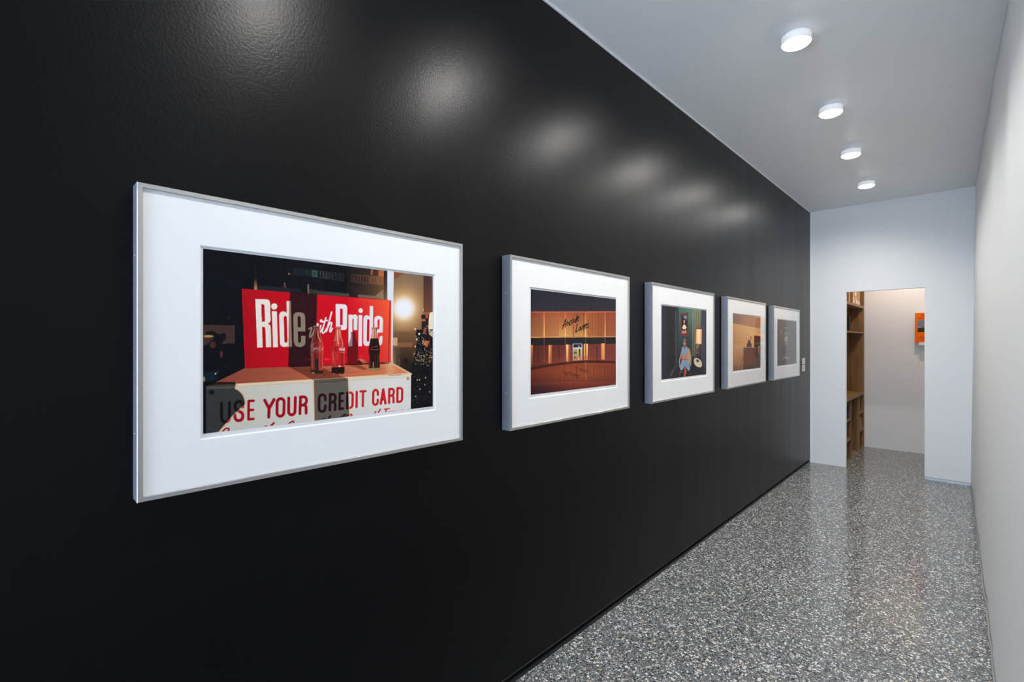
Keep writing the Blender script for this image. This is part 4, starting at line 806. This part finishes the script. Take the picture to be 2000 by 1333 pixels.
for a, b in ((BY0+0.02, 7.445), (8.115, 8.450)):
    for z in (0.250, 0.500): bpart('shelf', 0.012, BX-0.003, a, b, z, z+0.028)

def book(name, x0, x1, y0, y1, z0, z1, rgb, label, group, label_block=None):
    """upright book, spine towards +x"""
    t = empty(name, ((x0+x1)/2, (y0+y1)/2, z0), label, 'book', group)
    hx, hy, h = (x1-x0)/2, (y1-y0)/2, z1-z0; cv = simple('cover_'+name, rgb, 0.55, noise=.06, nscale=40)
    MB().box(-hx, hx-0.002, -hy, -hy+0.002, 0, h).box(-hx, hx-0.002, hy-0.002, hy, 0, h).box(hx-0.002, hx, -hy, hy, 0, h).build('cover', cv, t, bevel=0.0005)
    MB().box(-hx+0.003, hx-0.003, -hy+0.003, hy-0.003, 0.003, h-0.003).build('pages', simple('book_pages', (226, 216, 196), 0.8, noise=.04), t)
    if label_block:
        a, b = label_block; MB().box(hx, hx+0.0008, -hy+0.004, hy-0.004, a, b).build('spine_label', simple('white_label', (232, 228, 222), 0.6, noise=.02), t)
    return t
TAN = (196, 152, 108)
up = [(7.455, 7.530, 0.30, TAN, None, 'plain tan book on the top shelf, alone at the left before a gap'),
      (7.760, 7.825, 0.34, TAN, (0.006, 0.085), 'tan book on the top shelf, first of the row, with a tall white spine label'),
      (7.850, 7.885, 0.36, (206, 166, 120), (0.010, 0.060), 'slim tan book on the top shelf, second of the row, with a low white label'),
      (7.915, 7.985, 0.36, TAN, (0.115, 0.175), 'tan book on the top shelf with its white label set higher than the others'),
      (8.000, 8.060, 0.36, TAN, (0.008, 0.070), 'tan book on the top shelf, between the high label and the last two'),
      (8.110, 8.190, 0.36, (190, 146, 102), (0.008, 0.060), 'tan book on the top shelf, next to last, with a small white label'),
      (8.215, 8.290, 0.36, (190, 146, 102), (0.008, 0.055), 'tan book on the top shelf, last of the row before the end panel')]
for y0, y1, h, rgb, lb, txt in up: book('book', 0.10, 0.318, y0, y1, 2.0072, 2.0072+h, rgb, txt, 'tan books on the top shelf', lb)
t = book('book', 0.09, 0.30, 7.625, 7.665, 1.6362, 1.845, (34, 28, 28), 'dark brown book standing on the middle shelf of the bookcase', None)
t = book('book', 0.12, 0.335, 7.335, 7.382, 0.5282, 0.705, (18, 18, 24), 'black book in the upper left cubbyhole under the counter', None)
book('book', 0.16, 0.326, 8.325, 8.352, 0.2782, 0.435, (168, 140, 128), 'slim pinkish book in the lower right cubbyhole, the left of two', 'slim books in the lower right cubbyhole')
book('book', 0.16, 0.322, 8.378, 8.402, 0.2782, 0.425, (150, 122, 110), 'slim brown book in the lower right cubbyhole, the right of two', 'slim books in the lower right cubbyhole')

# ------------------------------------------------------------------ display ledge and orange book
lg = tag(MB().box(0.948, 1.205, 8.385, 8.4795, 1.452, 1.4925).build('display_ledge', simple('white_ledge', (226, 226, 226), 0.5, noise=.02), bevel=0.002), 'small white wall ledge under the orange book', 'shelf')
ob = empty('orange_book', (1.0485, 8.400, 1.4930), 'large bright orange book with black lettering, propped on the white ledge', 'book', rot=(R(-5.5), 0, 0))
BWD, BHT, BTH = 0.285, 0.395, 0.034
M_or = simple('orange_cloth', (238, 96, 4), 0.65, spec=0.15, noise=.05, nscale=300)
MB().box(-BWD/2, BWD/2, -0.003, 0, 0, BHT).box(-BWD/2, BWD/2, BTH-0.003, BTH, 0, BHT).box(-BWD/2, -BWD/2+0.003, 0, BTH-0.003, 0, BHT).build('cover', M_or, ob, bevel=0.0008)
MB().box(-BWD/2+0.004, BWD/2-0.004, 0.0005, BTH-0.0035, 0.004, BHT-0.004).build('pages', simple('book_pages', (226, 216, 196), 0.8, noise=.04), ob)
# landscape plate on the cover
def plate():
    nu, nv = 90, 60; x0, x1, z0, z1 = -0.114, 0.114, 0.137, 0.300
    rs = np.random.RandomState(3); U, V = np.meshgrid(np.linspace(0, 1, nu), np.linspace(0, 1, nv))
    cl = sum(np.sin(U*f1*4+p1+V*f2*6)*a for f1, f2, a, p1 in ((1, 1, .5, 0), (2.3, 3, .35, 1), (4.1, 2, .25, 2), (1.7, 6, .3, .4)))
    sky = np.stack([126+22*cl, 124+20*cl, 132+18*cl], -1); fld = np.stack([74+30*U, 80+16*U, 42+0*U], -1)*(0.55+0.9*V[..., None])
    col = np.where(V[..., None] > 0.30+0.02*np.sin(U*9)[..., None], sky, fld); band = np.abs(V-0.31) < 0.03; col[band] = (44, 44, 34)
    col = np.clip(col/255, 0, 1); col = np.where(col <= 0.04045, col/12.92, ((col+0.055)/1.055)**2.4).reshape(-1, 3)
    v = [(x0+(x1-x0)*a, -0.0034, z0+(z1-z0)*b) for b in np.linspace(0, 1, nv) for a in np.linspace(0, 1, nu)]
    f = [(j*nu+i, j*nu+i+1, (j+1)*nu+i+1, (j+1)*nu+i) for j in range(nv-1) for i in range(nu-1)]
    o = mesh_obj('cover_picture', v, f, M_print, ob); at = o.data.color_attributes.new('paint', 'FLOAT_COLOR', 'POINT')
    at.data.foreach_set('color', np.concatenate([col, np.ones((len(col), 1))], 1).ravel().astype(np.float32))
plate()
M_bink = simple('black_lettering', (48, 22, 14), 0.5, noise=.02)
def lettering(rows, parent):
    for txt, width, cap, z, shear in rows:
        verts, faces = [], []
        cu = bpy.data.curves.new('t', 'FONT'); cu.body = txt; cu.size = 1; cu.shear = shear; cu.resolution_u = 3; cu.offset = 0.012
        o = bpy.data.objects.new('t', cu); C.objects.link(o); bpy.context.view_layer.update()
        me = o.evaluated_get(bpy.context.evaluated_depsgraph_get()).to_mesh()
        P = np.array([v.co[:2] for v in me.vertices]); mn, mx = P.min(0), P.max(0); n = len(verts)
        for p in P: verts.append(((p[0]-mn[0])/(mx[0]-mn[0])*width-width/2, -0.0034, z+(p[1]-mn[1])/(mx[1]-mn[1])*cap))
        faces += [tuple(n+i for i in q.vertices) for q in me.polygons]
        o.to_mesh_clear(); bpy.data.objects.remove(o); bpy.data.curves.remove(cu)
        mesh_obj('cover_lettering', verts, faces, M_bink, parent)
lettering([('WILLIAM', 0.166, 0.027, 0.347, 0), ('EGGLESTON', 0.208, 0.025, 0.311, 0), ('THE', 0.036, 0.012, 0.103, .3), ('OUTLANDS', 0.208, 0.028, 0.051, .3), ('SELECTED WORKS', 0.150, 0.010, 0.030, 0)], ob)
